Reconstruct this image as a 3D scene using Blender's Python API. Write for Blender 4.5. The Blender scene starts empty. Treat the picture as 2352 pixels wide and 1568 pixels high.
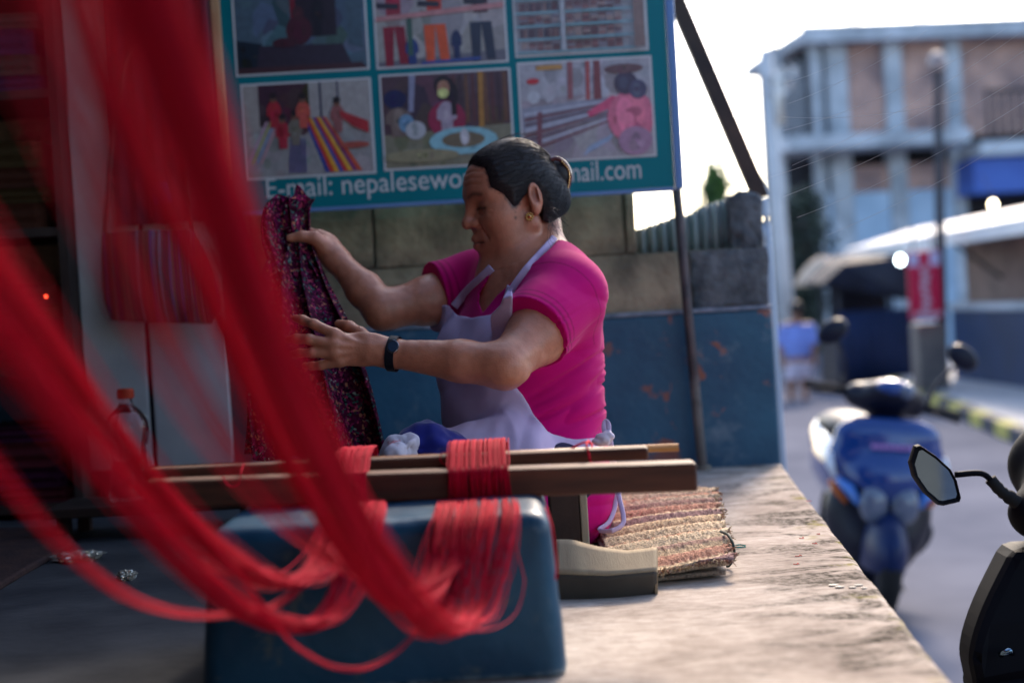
import bpy, bmesh, math, random
import numpy as np
from mathutils import Vector, Matrix

random.seed(7); rng = np.random.default_rng(7)
SC = bpy.context.scene
COL = SC.collection
R = math.radians

# ------------------------------------------------------------------ camera
FPX = 3267.0                      # focal length in pixels of a 2352 px wide frame (50 mm on 36 mm)
ROLL, PITCH = R(3.3), R(1.21)
H = 0.424                         # camera height above the platform top (z = 0)
STREET = -1.0
_r0, _u0 = np.array([1., 0, 0]), np.array([0, math.sin(PITCH), math.cos(PITCH)])
CF = np.array([0, math.cos(PITCH), -math.sin(PITCH)])
CR = _r0 * math.cos(ROLL) - _u0 * math.sin(ROLL)
CU = _u0 * math.cos(ROLL) + _r0 * math.sin(ROLL)
CAM = np.array([0., 0, H])
cam = bpy.data.cameras.new('camera'); camo = bpy.data.objects.new('camera', cam); COL.objects.link(camo)
m = Matrix.Identity(4)
for i in range(3):
    m[i][0], m[i][1], m[i][2], m[i][3] = CR[i], CU[i], -CF[i], CAM[i]
camo.matrix_world = m
cam.lens = 50; cam.sensor_width = 36; cam.clip_start = 0.05; cam.clip_end = 1500
cam.dof.use_dof = True; cam.dof.focus_distance = 2.32; cam.dof.aperture_fstop = 2.3
SC.camera = camo

# ------------------------------------------------------------------ light
SUN_AZ, SUN_EL = R(18), R(34)
w = bpy.data.worlds.new('World'); SC.world = w; w.use_nodes = True
nt = w.node_tree; nt.nodes.clear()
sky = nt.nodes.new('ShaderNodeTexSky'); sky.sky_type = 'NISHITA'; sky.sun_disc = False
sky.sun_elevation = SUN_EL; sky.sun_rotation = SUN_AZ
sky.air_density = 1.0; sky.dust_density = 2.0; sky.ozone_density = 1.5
bg = nt.nodes.new('ShaderNodeBackground'); bg.inputs['Strength'].default_value = 0.125
wo = nt.nodes.new('ShaderNodeOutputWorld')
nt.links.new(sky.outputs[0], bg.inputs[0]); nt.links.new(bg.outputs[0], wo.inputs[0])
sun = bpy.data.lights.new('sun', 'SUN'); sun.energy = 2.0; sun.angle = R(11); sun.color = (1, .83, .66)
suno = bpy.data.objects.new('sun', sun); COL.objects.link(suno)
sd = Vector((math.sin(SUN_AZ) * math.cos(SUN_EL), math.cos(SUN_AZ) * math.cos(SUN_EL), math.sin(SUN_EL)))
suno.rotation_euler = sd.to_track_quat('Z', 'Y').to_euler(); suno.location = sd * 50
SC.view_settings.view_transform = 'Standard'; SC.view_settings.look = 'None'
SC.view_settings.gamma = 1; SC.view_settings.use_curve_mapping = False
SC.view_settings.exposure = 1.92
SC.render.engine = 'CYCLES'
SC.cycles.use_denoising = True
try:
    SC.cycles.denoiser = 'OPENIMAGEDENOISE'
except Exception:
    pass
SC.cycles.max_bounces = 7; SC.cycles.transparent_max_bounces = 8
SC.cycles.sample_clamp_indirect = 6

# ------------------------------------------------------------------ places
def ray(px, py):
    return CF + CR * ((px - 1176) / FPX) - CU * ((py - 784) / FPX)
def P(px, py, d): return CAM + ray(px, py) * d
def PY(px, py, Y): v = ray(px, py); return CAM + v * (Y / v[1])
def PX(px, py, X): v = ray(px, py); return CAM + v * (X / v[0])
def PZ(px, py, z=0.0): v = ray(px, py); return CAM + v * ((z - H) / v[2])
def to_px(x, y, z):
    dx, dy, dz = x - CAM[0], y - CAM[1], z - CAM[2]
    d = dx * CF[0] + dy * CF[1] + dz * CF[2]
    a = dx * CR[0] + dy * CR[1] + dz * CR[2]
    b = dx * CU[0] + dy * CU[1] + dz * CU[2]
    return 1176 + a / d * FPX, 784 - b / d * FPX
def V(*a): return np.array(a, float)
def lin(r, g, b):
    f = lambda c: (c / 255 / 12.92) if c / 255 <= .04045 else ((c / 255 + .055) / 1.055) ** 2.4
    return (f(r), f(g), f(b))

# ------------------------------------------------------------------ materials
def nodes_of(name):
    mt = bpy.data.materials.new(name); mt.use_nodes = True
    n = mt.node_tree; b = n.nodes['Principled BSDF']
    return mt, n, b
def coords(n, scale=(1, 1, 1), kind='Object'):
    tc = n.nodes.new('ShaderNodeTexCoord'); mp = n.nodes.new('ShaderNodeMapping')
    mp.inputs['Scale'].default_value = scale
    n.links.new(tc.outputs[kind], mp.inputs[0]); return mp.outputs[0]
def noise(n, vec, scale, detail=4, rough=.55, dist=0):
    x = n.nodes.new('ShaderNodeTexNoise'); x.inputs['Scale'].default_value = scale
    x.inputs['Detail'].default_value = detail; x.inputs['Roughness'].default_value = rough
    x.inputs['Distortion'].default_value = dist
    n.links.new(vec, x.inputs['Vector']); return x.outputs['Fac']
def ramp(n, fac, stops, mode='LINEAR'):
    x = n.nodes.new('ShaderNodeValToRGB'); x.color_ramp.interpolation = mode
    e = x.color_ramp.elements
    while len(e) < len(stops): e.new(0.5)
    for k, (p, c) in zip(e, stops): k.position = p; k.color = tuple(c) + (1,)
    n.links.new(fac, x.inputs[0]); return x.outputs[0]
def mix(n, fac, a, b, mode='MIX'):
    x = n.nodes.new('ShaderNodeMix'); x.data_type = 'RGBA'; x.blend_type = mode
    for sock, v in ((x.inputs[0], fac), (x.inputs[6], a), (x.inputs[7], b)):
        if hasattr(v, 'links'): n.links.new(v, sock)
        elif isinstance(v, (int, float)): sock.default_value = v
        else: sock.default_value = tuple(v) + (1,)
    return x.outputs[2]
def bump(n, b, fac, strength, dist=.01):
    x = n.nodes.new('ShaderNodeBump'); x.inputs['Strength'].default_value = strength
    x.inputs['Distance'].default_value = dist
    n.links.new(fac, x.inputs['Height']); n.links.new(x.outputs[0], b.inputs['Normal'])
def mat(name, c, c2=None, rough=.6, metal=0, scale=12, stretch=(1, 1, 1), bmp=0, bscale=60, bdist=.004, lo=.35, hi=.65,
        spec=.2, sheen=0, coat=0, sss=0, detail=5):
    mt, n, b = nodes_of(name)
    v = coords(n, stretch)
    if c2 is None: c2 = tuple(x * .75 for x in c)
    col = ramp(n, noise(n, v, scale, detail), [(lo, c2), (hi, c)])
    n.links.new(col, b.inputs['Base Color'])
    b.inputs['Roughness'].default_value = rough; b.inputs['Metallic'].default_value = metal
    b.inputs['Specular IOR Level'].default_value = spec
    if sheen: b.inputs['Sheen Weight'].default_value = sheen; b.inputs['Sheen Roughness'].default_value = .4
    if coat: b.inputs['Coat Weight'].default_value = coat; b.inputs['Coat Roughness'].default_value = .08
    if bmp: bump(n, b, noise(n, v, bscale, 4), bmp, bdist)
    return mt
def mat_col(name, rough=.5, bmp=0, bscale=60, bdist=.002, mott=.0, mscale=40, sss=0, spec=.5, sheen=0):
    mt, n, b = nodes_of(name)
    a = n.nodes.new('ShaderNodeVertexColor'); a.layer_name = 'Col'
    col = a.outputs[0]; v = coords(n)
    if mott:
        k = ramp(n, noise(n, v, mscale, 5), [(.3, (1 - mott,) * 3), (.7, (1 + mott * .3,) * 3)])
        col = mix(n, 1.0, col, k, 'MULTIPLY')
    n.links.new(col, b.inputs['Base Color']); b.inputs['Roughness'].default_value = rough
    b.inputs['Specular IOR Level'].default_value = spec
    if sss:
        b.inputs['Subsurface Weight'].default_value = sss; b.inputs['Subsurface Radius'].default_value = (1, .3, .15)
        b.inputs['Subsurface Scale'].default_value = .006
    if sheen: b.inputs['Sheen Weight'].default_value = sheen
    if bmp: bump(n, b, noise(n, v, bscale, 4), bmp, bdist)
    return mt

# ------------------------------------------------------------------ things
def thing(name, label, cat, loc=(0, 0, 0), rot=(0, 0, 0), group=None):
    o = bpy.data.objects.new(name, None); COL.objects.link(o); o.empty_display_size = .05
    o.location = [float(x) for x in loc]; o.rotation_euler = rot
    tag(o, label, cat, group); return o
def tag(o, label=None, cat=None, group=None, kind=None):
    if label: o['label'] = label
    if cat: o['category'] = cat
    if group: o['group'] = group
    if kind: o['kind'] = kind
    return o
class MB:
    def __init__(self): self.v = []; self.f = []; self.c = []; self.n = 0
    def add(self, vs, fs, col=None):
        vs = np.asarray(vs, float).reshape(-1, 3); k = self.n
        self.v.append(vs); self.n += len(vs)
        self.f += [tuple(int(i) + k for i in f) for f in fs]
        self.c.append(np.tile(np.asarray(col if col is not None else (1, 1, 1), float), (len(vs), 1))); return self
    def box(self, lo, hi, col=None, M=None):
        lo, hi = np.minimum(lo, hi), np.maximum(lo, hi)
        vs = np.array([[x, y, z] for z in (lo[2], hi[2]) for y in (lo[1], hi[1]) for x in (lo[0], hi[0])], float)
        if M is not None: vs = vs @ np.asarray(M)[:3, :3].T + np.asarray(M)[:3, 3]
        return self.add(vs, [(0, 2, 3, 1), (4, 5, 7, 6), (0, 1, 5, 4), (2, 6, 7, 3), (0, 4, 6, 2), (1, 3, 7, 5)], col)
    def hexa(self, b, t, col=None):      # bottom ring and top ring of 4 points
        return self.add(list(b) + list(t), [(3, 2, 1, 0), (4, 5, 6, 7), (0, 1, 5, 4), (1, 2, 6, 5), (2, 3, 7, 6), (3, 0, 4, 7)], col)
    def tube(self, pts, r, seg=8, col=None, flat=1.0, ref=(0, 0, 1), cap=True, closed=False):
        pts = np.asarray(pts, float); N = len(pts); r = np.broadcast_to(np.asarray(r, float), (N,))
        T = np.gradient(pts, axis=0) if not closed else (np.roll(pts, -1, 0) - np.roll(pts, 1, 0))
        T /= np.linalg.norm(T, axis=1)[:, None] + 1e-12
        ref = np.asarray(ref, float); A = np.cross(T, ref); l = np.linalg.norm(A, axis=1)
        A[l < 1e-3] = np.cross(T[l < 1e-3], (0.3, .9, .1)); A /= np.linalg.norm(A, axis=1)[:, None]
        B = np.cross(A, T); an = np.linspace(0, 2 * math.pi, seg, endpoint=False)
        ring = (A[:, None] * np.cos(an)[None, :, None] + B[:, None] * np.sin(an)[None, :, None] * flat) * r[:, None, None] + pts[:, None]
        fs = []
        for i in range(N if closed else N - 1):
            j = (i + 1) % N
            for k in range(seg): l = (k + 1) % seg; fs.append((i * seg + k, i * seg + l, j * seg + l, j * seg + k))
        if cap and not closed: fs += [tuple(range(seg))[::-1], tuple((N - 1) * seg + k for k in range(seg))]
        return self.add(ring.reshape(-1, 3), fs, col)
    def lathe(self, prof, c=(0, 0, 0), seg=20, col=None, ax=2):
        prof = np.asarray(prof, float); an = np.linspace(0, 2 * math.pi, seg, endpoint=False); vs = []
        for r, z in prof:
            q = np.stack([np.cos(an) * r, np.sin(an) * r, np.full(seg, z)], 1)
            if ax == 1: q = q[:, [0, 2, 1]]
            if ax == 0: q = q[:, [2, 0, 1]]
            vs.append(q + np.asarray(c))
        N = len(prof); fs = [(i * seg + k, i * seg + (k + 1) % seg, (i + 1) * seg + (k + 1) % seg, (i + 1) * seg + k) for i in range(N - 1) for k in range(seg)]
        fs += [tuple(range(seg))[::-1], tuple((N - 1) * seg + k for k in range(seg))]
        return self.add(np.concatenate(vs), fs, col)
    def ell(self, c, r, col=None, M=None, seg=14, rings=9):
        vs = []; 
        for i in range(1, rings):
            t = math.pi * i / rings
            for k in range(seg):
                a = 2 * math.pi * k / seg; vs.append((math.sin(t) * math.cos(a), math.sin(t) * math.sin(a), math.cos(t)))
        vs += [(0, 0, 1), (0, 0, -1)]; vs = np.array(vs) * np.asarray(r)
        if M is not None: vs = vs @ np.asarray(M).T
        n = (rings - 1) * seg
        fs = [(i * seg + k, (i + 1) * seg + k, (i + 1) * seg + (k + 1) % seg, i * seg + (k + 1) % seg) for i in range(rings - 2) for k in range(seg)]
        fs += [(n, k, (k + 1) % seg) for k in range(seg)] + [(n + 1, (rings - 2) * seg + (k + 1) % seg, (rings - 2) * seg + k) for k in range(seg)]
        return self.add(vs + np.asarray(c), fs, col)
    def grid(self, pts, col=None):       # pts [n][m][3]
        pts = np.asarray(pts, float); n, mm = pts.shape[:2]
        return self.add(pts.reshape(-1, 3), [(i * mm + j, i * mm + j + 1, (i + 1) * mm + j + 1, (i + 1) * mm + j) for i in range(n - 1) for j in range(mm - 1)], col)
    def build(self, name, material, parent=None, smooth=False, bevel=0, solid=0, local=False, sub=0, recalc=True):
        return link(name, np.concatenate(self.v), self.f, material, parent, smooth, np.concatenate(self.c), bevel, solid, local, sub, recalc)
def root_loc(p):
    while p.parent is not None: p = p.parent
    return np.array(p.location) if tuple(p.rotation_euler) == (0, 0, 0) else np.zeros(3)
def link(name, vs, fs, material, parent=None, smooth=False, cols=None, bevel=0, solid=0, local=False, sub=0, recalc=False):
    vs = np.asarray(vs, float)
    if parent is not None and not local: vs = vs - root_loc(parent)
    me = bpy.data.meshes.new(name); me.from_pydata(vs.tolist() if len(vs) < 200000 else vs, [], fs)
    me.materials.append(material)
    if cols is not None and len(cols) == len(vs):
        a = me.color_attributes.new('Col', 'FLOAT_COLOR', 'POINT')
        a.data.foreach_set('color', np.c_[cols, np.ones(len(cols))].astype(np.float32).ravel())
    if recalc:
        bm = bmesh.new(); bm.from_mesh(me); bmesh.ops.recalc_face_normals(bm, faces=bm.faces); bm.to_mesh(me); bm.free()
    if smooth: me.polygons.foreach_set('use_smooth', np.ones(len(me.polygons), bool))
    o = bpy.data.objects.new(name, me); COL.objects.link(o)
    if parent is not None: o.parent = parent
    if solid: x = o.modifiers.new('solid', 'SOLIDIFY'); x.thickness = solid; x.offset = 0
    if bevel: x = o.modifiers.new('bevel', 'BEVEL'); x.width = bevel; x.segments = 2; x.limit_method = 'ANGLE'
    if sub: x = o.modifiers.new('sub', 'SUBSURF'); x.levels = sub; x.render_levels = sub
    me.update(); return o
def spline(pts, n=60):
    pts = np.asarray(pts, float); N = len(pts)
    q = np.vstack([2 * pts[0] - pts[1], pts, 2 * pts[-1] - pts[-2]])
    t = np.linspace(0, N - 1 - 1e-6, n); i = t.astype(int); u = (t - i)[:, None]
    p0, p1, p2, p3 = q[i], q[i + 1], q[i + 2], q[i + 3]
    return .5 * (2 * p1 + (p2 - p0) * u + (2 * p0 - 5 * p1 + 4 * p2 - p3) * u ** 2 + (3 * p1 - p0 - 3 * p2 + p3) * u ** 3)

# ------------------------------------------------------------------ distance-field modelling
class Field:
    def __init__(self, lo, hi, h):
        self.lo = np.asarray(lo, float); self.h = h
        self.n = np.ceil((np.asarray(hi) - self.lo) / h).astype(int) + 1
        self.f = np.full(self.n, 1.0, np.float32)
    def axes(self, sl=None):
        a = [(self.lo[i] + self.h * np.arange(self.n[i])).astype(np.float32) for i in range(3)]
        if sl: a = [a[i][sl[i]] for i in range(3)]
        return a[0][:, None, None], a[1][None, :, None], a[2][None, None, :]
    def box(self, lo, hi, m):
        i0 = np.clip(((np.asarray(lo) - m - self.lo) / self.h).astype(int), 0, self.n)
        i1 = np.clip(((np.asarray(hi) + m - self.lo) / self.h).astype(int) + 2, 0, self.n)
        return tuple(slice(a, b) for a, b in zip(i0, i1))
    def put(self, prim, k=.015, sub=False, m=.05):
        lo, hi, fn = prim; sl = self.box(lo, hi, m + k)
        if any(s.stop <= s.start for s in sl): return self
        d = fn(*self.axes(sl)).astype(np.float32); f = self.f[sl]
        if sub:
            hh = np.clip(.5 - .5 * (f + d) / max(k, 1e-6), 0, 1); self.f[sl] = f * (1 - hh) - d * hh + k * hh * (1 - hh)
        else:
            hh = np.clip(.5 + .5 * (f - d) / max(k, 1e-6), 0, 1); self.f[sl] = f * (1 - hh) + d * hh - k * hh * (1 - hh)
        return self
    def like(self, f): g = Field.__new__(Field); g.lo, g.h, g.n, g.f = self.lo, self.h, self.n, f.astype(np.float32); return g
    def sample(self, p):
        q = (np.asarray(p, float) - self.lo) / self.h; q = np.clip(q, 0, np.array(self.n) - 1.001); i = q.astype(int); u = q - i; s = 0
        for a in (0, 1):
            for b in (0, 1):
                for c in (0, 1):
                    s = s + self.f[i[..., 0] + a, i[..., 1] + b, i[..., 2] + c] * abs(1 - a - u[..., 0]) * abs(1 - b - u[..., 1]) * abs(1 - c - u[..., 2])
        return s
    def hit(self, px, py, d0=1.5, d1=3.4, lift=0.0):     # first point of the surface on a sight line
        v = ray(px, py); ds = np.arange(d0, d1, .002); pts = CAM + v * ds[:, None]
        ins = np.all((pts > self.lo) & (pts < self.lo + self.h * (np.array(self.n) - 1)), axis=1)
        s = np.where(ins, self.sample(pts), 1.0); w_ = np.nonzero(s < lift)[0]
        return pts[w_[0]] if len(w_) else None
    def mesh(self):
        f = self.f; sg = f < 0; n = np.array(f.shape); cs = n - 1
        cnt = np.zeros(cs, np.uint8)
        for a in (0, 1):
            for b in (0, 1):
                for c in (0, 1): cnt += sg[a:n[0] - 1 + a, b:n[1] - 1 + b, c:n[2] - 1 + c]
        I = np.argwhere((cnt > 0) & (cnt < 8)); idx = np.full(cs, -1, np.int64); idx[tuple(I.T)] = np.arange(len(I))
        off = [(a, b, c) for a in (0, 1) for b in (0, 1) for c in (0, 1)]
        val = {o: f[I[:, 0] + o[0], I[:, 1] + o[1], I[:, 2] + o[2]] for o in off}
        acc = np.zeros((len(I), 3)); ct = np.zeros(len(I))
        for o in off:
            for ax in range(3):
                if o[ax] == 0:
                    q = list(o); q[ax] = 1; q = tuple(q); a, b = val[o], val[q]; mk = (a < 0) != (b < 0)
                    t = np.where(mk, a / np.where(mk, a - b, 1), 0)
                    p = np.tile(np.array(o, float), (len(I), 1)); p[:, ax] += t
                    acc += p * mk[:, None]; ct += mk
        vs = (I + acc / np.maximum(ct, 1)[:, None]) * self.h + self.lo
        fs = []
        for ax in range(3):
            s0 = [slice(None)] * 3; s1 = [slice(None)] * 3; s0[ax] = slice(0, -1); s1[ax] = slice(1, None)
            A, B = sg[tuple(s0)], sg[tuple(s1)]; E = np.argwhere(A != B); b, c = [(1, 2), (2, 0), (0, 1)][ax]
            E = E[(E[:, b] > 0) & (E[:, c] > 0) & (E[:, b] < cs[b]) & (E[:, c] < cs[c])]
            def g(db, dc): q = E.copy(); q[:, b] -= db; q[:, c] -= dc; return idx[tuple(q.T)]
            quad = np.stack([g(1, 1), g(0, 1), g(0, 0), g(1, 0)], 1)
            inside = A[tuple(E.T)]; quad[~inside] = quad[~inside][:, ::-1]; fs.append(quad)
        fs = np.concatenate(fs); fs = fs[(fs >= 0).all(1)]
        return vs, fs
def normals(vs, fs):
    n = np.cross(vs[fs[:, 2]] - vs[fs[:, 0]], vs[fs[:, 3]] - vs[fs[:, 1]]); o = np.zeros_like(vs)
    for k in range(4): np.add.at(o, fs[:, k], n)
    return o / (np.linalg.norm(o, axis=1)[:, None] + 1e-12)
def pe(c, r, M=None):            # ellipsoid; M rows are its axes
    c = np.asarray(c, float); r = np.broadcast_to(np.asarray(r, float), (3,)); M = np.eye(3) if M is None else np.asarray(M); e = np.abs(M.T) @ r
    def fn(X, Y, Z):
        q = [(X - c[0]) * M[i, 0] + (Y - c[1]) * M[i, 1] + (Z - c[2]) * M[i, 2] for i in range(3)]
        k0 = np.sqrt(sum((q[i] / r[i]) ** 2 for i in range(3))); k1 = np.sqrt(sum((q[i] / r[i] ** 2) ** 2 for i in range(3)))
        return k0 * (k0 - 1) / (k1 + 1e-9)
    return c - e, c + e, fn
def pc(a, b, ra, rb=None):       # tapered capsule
    a, b = np.asarray(a, float), np.asarray(b, float); rb = ra if rb is None else rb; ba = b - a; bb = ba @ ba + 1e-12; rm = max(ra, rb)
    def fn(X, Y, Z):
        h = np.clip(((X - a[0]) * ba[0] + (Y - a[1]) * ba[1] + (Z - a[2]) * ba[2]) / bb, 0, 1)
        return np.sqrt((X - a[0] - ba[0] * h) ** 2 + (Y - a[1] - ba[1] * h) ** 2 + (Z - a[2] - ba[2] * h) ** 2) - (ra + (rb - ra) * h)
    return np.minimum(a, b) - rm, np.maximum(a, b) + rm, fn
def polyd(poly, x, y):           # signed distance to a polygon, negative inside
    poly = np.asarray(poly, float); d = np.full(np.broadcast(x, y).shape, 1e9, np.float32); ins = np.zeros(d.shape, bool)
    for i in range(len(poly)):
        a, b = poly[i - 1], poly[i]; e = b - a; wx, wy = x - a[0], y - a[1]
        t = np.clip((wx * e[0] + wy * e[1]) / (e @ e + 1e-9), 0, 1)
        d = np.minimum(d, (wx - e[0] * t) ** 2 + (wy - e[1] * t) ** 2)
        c1 = (a[1] > y) != (b[1] > y)
        with np.errstate(divide='ignore', invalid='ignore'): xi = (b[0] - a[0]) * (y - a[1]) / (b[1] - a[1] + 1e-12) + a[0]
        ins ^= c1 & (x < xi)
    d = np.sqrt(d); return np.where(ins, -d, d)
def linedist(pts, x, y):
    pts = np.asarray(pts, float); d = np.full(np.broadcast(x, y).shape, 1e9)
    for a, b in zip(pts[:-1], pts[1:]):
        e = b - a; t = np.clip(((x - a[0]) * e[0] + (y - a[1]) * e[1]) / (e @ e + 1e-9), 0, 1)
        d = np.minimum(d, np.hypot(x - a[0] - e[0] * t, y - a[1] - e[1] * t))
    return d
# ================================================================== setting: street, platform, wall
M_street = mat('street_asphalt', (.15, .155, .19), (.105, .11, .14), spec=0, rough=1, scale=1.3, bmp=.3, bscale=60)
mb = MB(); mb.grid([[(x, y, STREET) for y in (-30, 0, 12, 30, 80, 300, 900)] for x in (-600, -60, -8, 0.2, 6, 12, 60, 600)])
tag(mb.build('street', M_street), 'worn pale grey street running past the raised platform', kind='structure')

def make_platform_mat():
    mt, n, b = nodes_of('platform_concrete'); v = coords(n)
    base = ramp(n, noise(n, v, 4.5, 8, .62, .4), [(.30, (.29, .245, .215)), (.5, (.45, .39, .345)), (.72, (.57, .51, .465))])
    fine = ramp(n, noise(n, coords(n, (1, 2.4, 1)), 30, 8, .7), [(.32, (.55, .52, .5)), (.6, (1, 1, 1))])
    col = mix(n, .8, base, fine, 'MULTIPLY')
    sx = n.nodes.new('ShaderNodeSeparateXYZ'); n.links.new(v, sx.inputs[0])
    edge = n.nodes.new('ShaderNodeMapRange'); edge.inputs[1].default_value = .0; edge.inputs[2].default_value = .24
    ed = n.nodes.new('ShaderNodeMath'); ed.operation = 'MULTIPLY_ADD'; n.links.new(sx.outputs[1], ed.inputs[0]); ed.inputs[1].default_value = -.1; n.links.new(sx.outputs[0], ed.inputs[2])
    n.links.new(ed.outputs[0], edge.inputs[0])
    st = ramp(n, noise(n, coords(n, (1.0, 1.9, 1)), 5.2, 9, .68, .8), [(.475, (0, 0, 0)), (.56, (1, 1, 1))])
    grit = ramp(n, noise(n, v, 75, 6, .7), [(.38, (.25, .25, .25)), (.58, (1, 1, 1))])
    mm = mix(n, 1, st, edge.outputs[0], 'MULTIPLY'); mm = mix(n, 1, mm, grit, 'MULTIPLY')
    sp = n.nodes.new('ShaderNodeSeparateColor'); n.links.new(mm, sp.inputs[0])
    col = mix(n, sp.outputs[0], col, (.055, .05, .042))
    # yellow moss along the outer lip
    e2 = n.nodes.new('ShaderNodeMapRange'); e2.inputs[1].default_value = .22; e2.inputs[2].default_value = .325
    n.links.new(ed.outputs[0], e2.inputs[0])
    ms = ramp(n, noise(n, v, 9, 7, .7), [(.56, (0, 0, 0)), (.63, (1, 1, 1))])
    m2 = mix(n, 1, ms, e2.outputs[0], 'MULTIPLY'); sp2 = n.nodes.new('ShaderNodeSeparateColor'); n.links.new(m2, sp2.inputs[0])
    col = mix(n, sp2.outputs[0], col, (.22, .20, .03))
    e3 = n.nodes.new('ShaderNodeMapRange'); e3.inputs[1].default_value = .303; e3.inputs[2].default_value = .316; n.links.new(ed.outputs[0], e3.inputs[0])
    m3 = mix(n, 1, ramp(n, noise(n, v, 14, 6, .7), [(.40, (.1, .1, .1)), (.58, (.9, .9, .9))]), e3.outputs[0], 'MULTIPLY'); sp3 = n.nodes.new('ShaderNodeSeparateColor'); n.links.new(m3, sp3.inputs[0])
    col = mix(n, sp3.outputs[0], col, (.42, .37, .09))
    n.links.new(col, b.inputs['Base Color'])
    rr = ramp(n, noise(n, v, 6, 5), [(.35, (.62,) * 3), (.65, (.9,) * 3)]); b.inputs['Specular IOR Level'].default_value = 0; n.links.new(rr, b.inputs['Roughness'])
    bump(n, b, noise(n, v, 55, 8, .65), .5, .004); return mt
M_platform = make_platform_mat()
e0, e1 = PZ(1790, 1065), PZ(2180, 1568)
def edge_x(y): return e1[0] + (e0[0] - e1[0]) * (y - e1[1]) / (e0[1] - e1[1])
mb = MB(); ys = np.linspace(.75, 3.95, 220); jit = np.convolve(rng.normal(0, 1, 260), np.ones(7) / 7, 'valid')[:220]
rows = []
for y, j in zip(ys, jit):
    x = edge_x(y) + .006 + j * .0025
    rows.append([(-3.2, y, 0), (-1.5, y, 0), (-.5, y, 0), (.1, y, 0), (x - .05, y, 0), (x - .012, y, .0005), (x - .003, y, -.003), (x + .002, y, -.014 + .004 * j), (x - .006, y, -.06), (x - .006, y, STREET - .05)])
mb.grid(rows)
mb.add([r for r in rows[0]], [tuple(range(10))])
mb.add([(-3.2, .75, 0), rows[0][-1], (-3.2, .75, STREET - .05)], [(0, 1, 2)])
tag(mb.build('platform', M_platform, smooth=False), 'raised concrete platform with a worn mossy edge above the street', kind='structure')

M_dark0 = mat('window_dark', (.02, .025, .03), rough=.2)
M_floor = mat('shaded_floor_cement', (.085, .09, .10), (.045, .05, .06), rough=.5, scale=7, bmp=.3, bscale=40)
mb = MB(); mb.grid([[(x, y, .004) for x in np.linspace(-3.19, -.36, 12)] for y in np.linspace(.76, 3.6, 12)]); tag(mb.build('floor_shade_sheet', M_floor), 'smooth cement sheet darkened for the shade on the shop side of the platform', kind='structure')  # thin sheet with the shop's shade put into its colour
M_house = mat('house_render_grey', (.20, .17, .15), (.13, .11, .10), rough=.9, scale=1)
mb = MB(); mb.box((-7, -6.2, STREET), (3.2, -5.9, 3.4)); oh = thing('fill_block_house', 'unseen grey house front added behind the viewpoint to cut fill light', 'building', (-2, -6, STREET)); mb.build('fill_block_front', M_house, oh)  # unseen house added behind the camera to hold back fill light
for x in (-5, -2.2, .6):
    mb = MB(); mb.box((x, -5.899, .3), (x + 1.1, -5.85, 1.7)); fw = mb.build('window', M_dark0, oh); mb = MB(); mb.box((x + .52, -5.849, .3), (x + .58, -5.82, 1.7)); mb.build('window_bar', M_house, fw)
# ---- block wall behind the woman
M_block = mat('concrete_block', (.46, .345, .235), (.15, .115, .085), rough=.9, scale=6, bmp=.9, bscale=55, bdist=.006, lo=.36, hi=.66, detail=8)
M_rough = mat('rough_block', (.17, .17, .18), (.06, .065, .075), rough=.95, scale=14, bmp=1, bscale=40, bdist=.012)
M_mortar = mat('mortar', (.20, .18, .15), rough=.95, scale=20, bmp=.8, bscale=70)
WY = 3.62
xr = PY(1772, 760, WY)[0]; xg = PY(1460, 520, WY)[0]
wall = thing('block_wall', 'grey concrete block wall with blue painted base behind the seated woman', 'wall', (0, WY, 0))
mb = MB(); mb.box((-1.55, WY + .012, 0), (xr - .004, WY + .15, .553)); mb.box((-1.55, WY + .012, .553), (xg - .004, WY + .15, 1.0)); mb.build('mortar_core', M_mortar, wall)
def block(x0, x1, z0, z1, mt, amp, y0=WY):
    mb = MB(); nx, nz = 7, 5
    g = [[(x0 + (x1 - x0) * i / (nx - 1) + (rng.normal(0, amp * .5) if 0 < i < nx - 1 else rng.normal(0, amp * .4)), y0 - (0 if (i in (0, nx - 1) or j in (0, nz - 1)) else .006) + rng.normal(0, amp * .35),
           z0 + (z1 - z0) * j / (nz - 1) + rng.normal(0, amp * .4)) for i in range(nx)] for j in range(nz)]
    mb.grid(g)
    per = g[0] + [r[-1] for r in g[1:]] + g[-1][::-1][1:] + [r[0] for r in g[::-1][1:-1]]
    n = len(per); mb.add(per + [(p[0], y0 + .05, p[2]) for p in per], [(i, (i + 1) % n, n + (i + 1) % n, n + i) for i in range(n)])
    return mb.build('block', mt, wall, smooth=False)
for r, z0 in enumerate((.405, .556, .724, .88)):
    z1 = (.550, .718, .874, .99)[r]; xx = -.33 + .318 * -4 + (.16 if r in (0, 2) else 0); lim = xr if r == 0 else xg
    while xx < lim - .02:
        x1 = min(xx + .310, lim); rough = r == 0 and xx > .24
        block(xx, x1, z0, z1, M_rough if rough else M_block, .006 if rough else .0018); xx += .318
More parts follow.
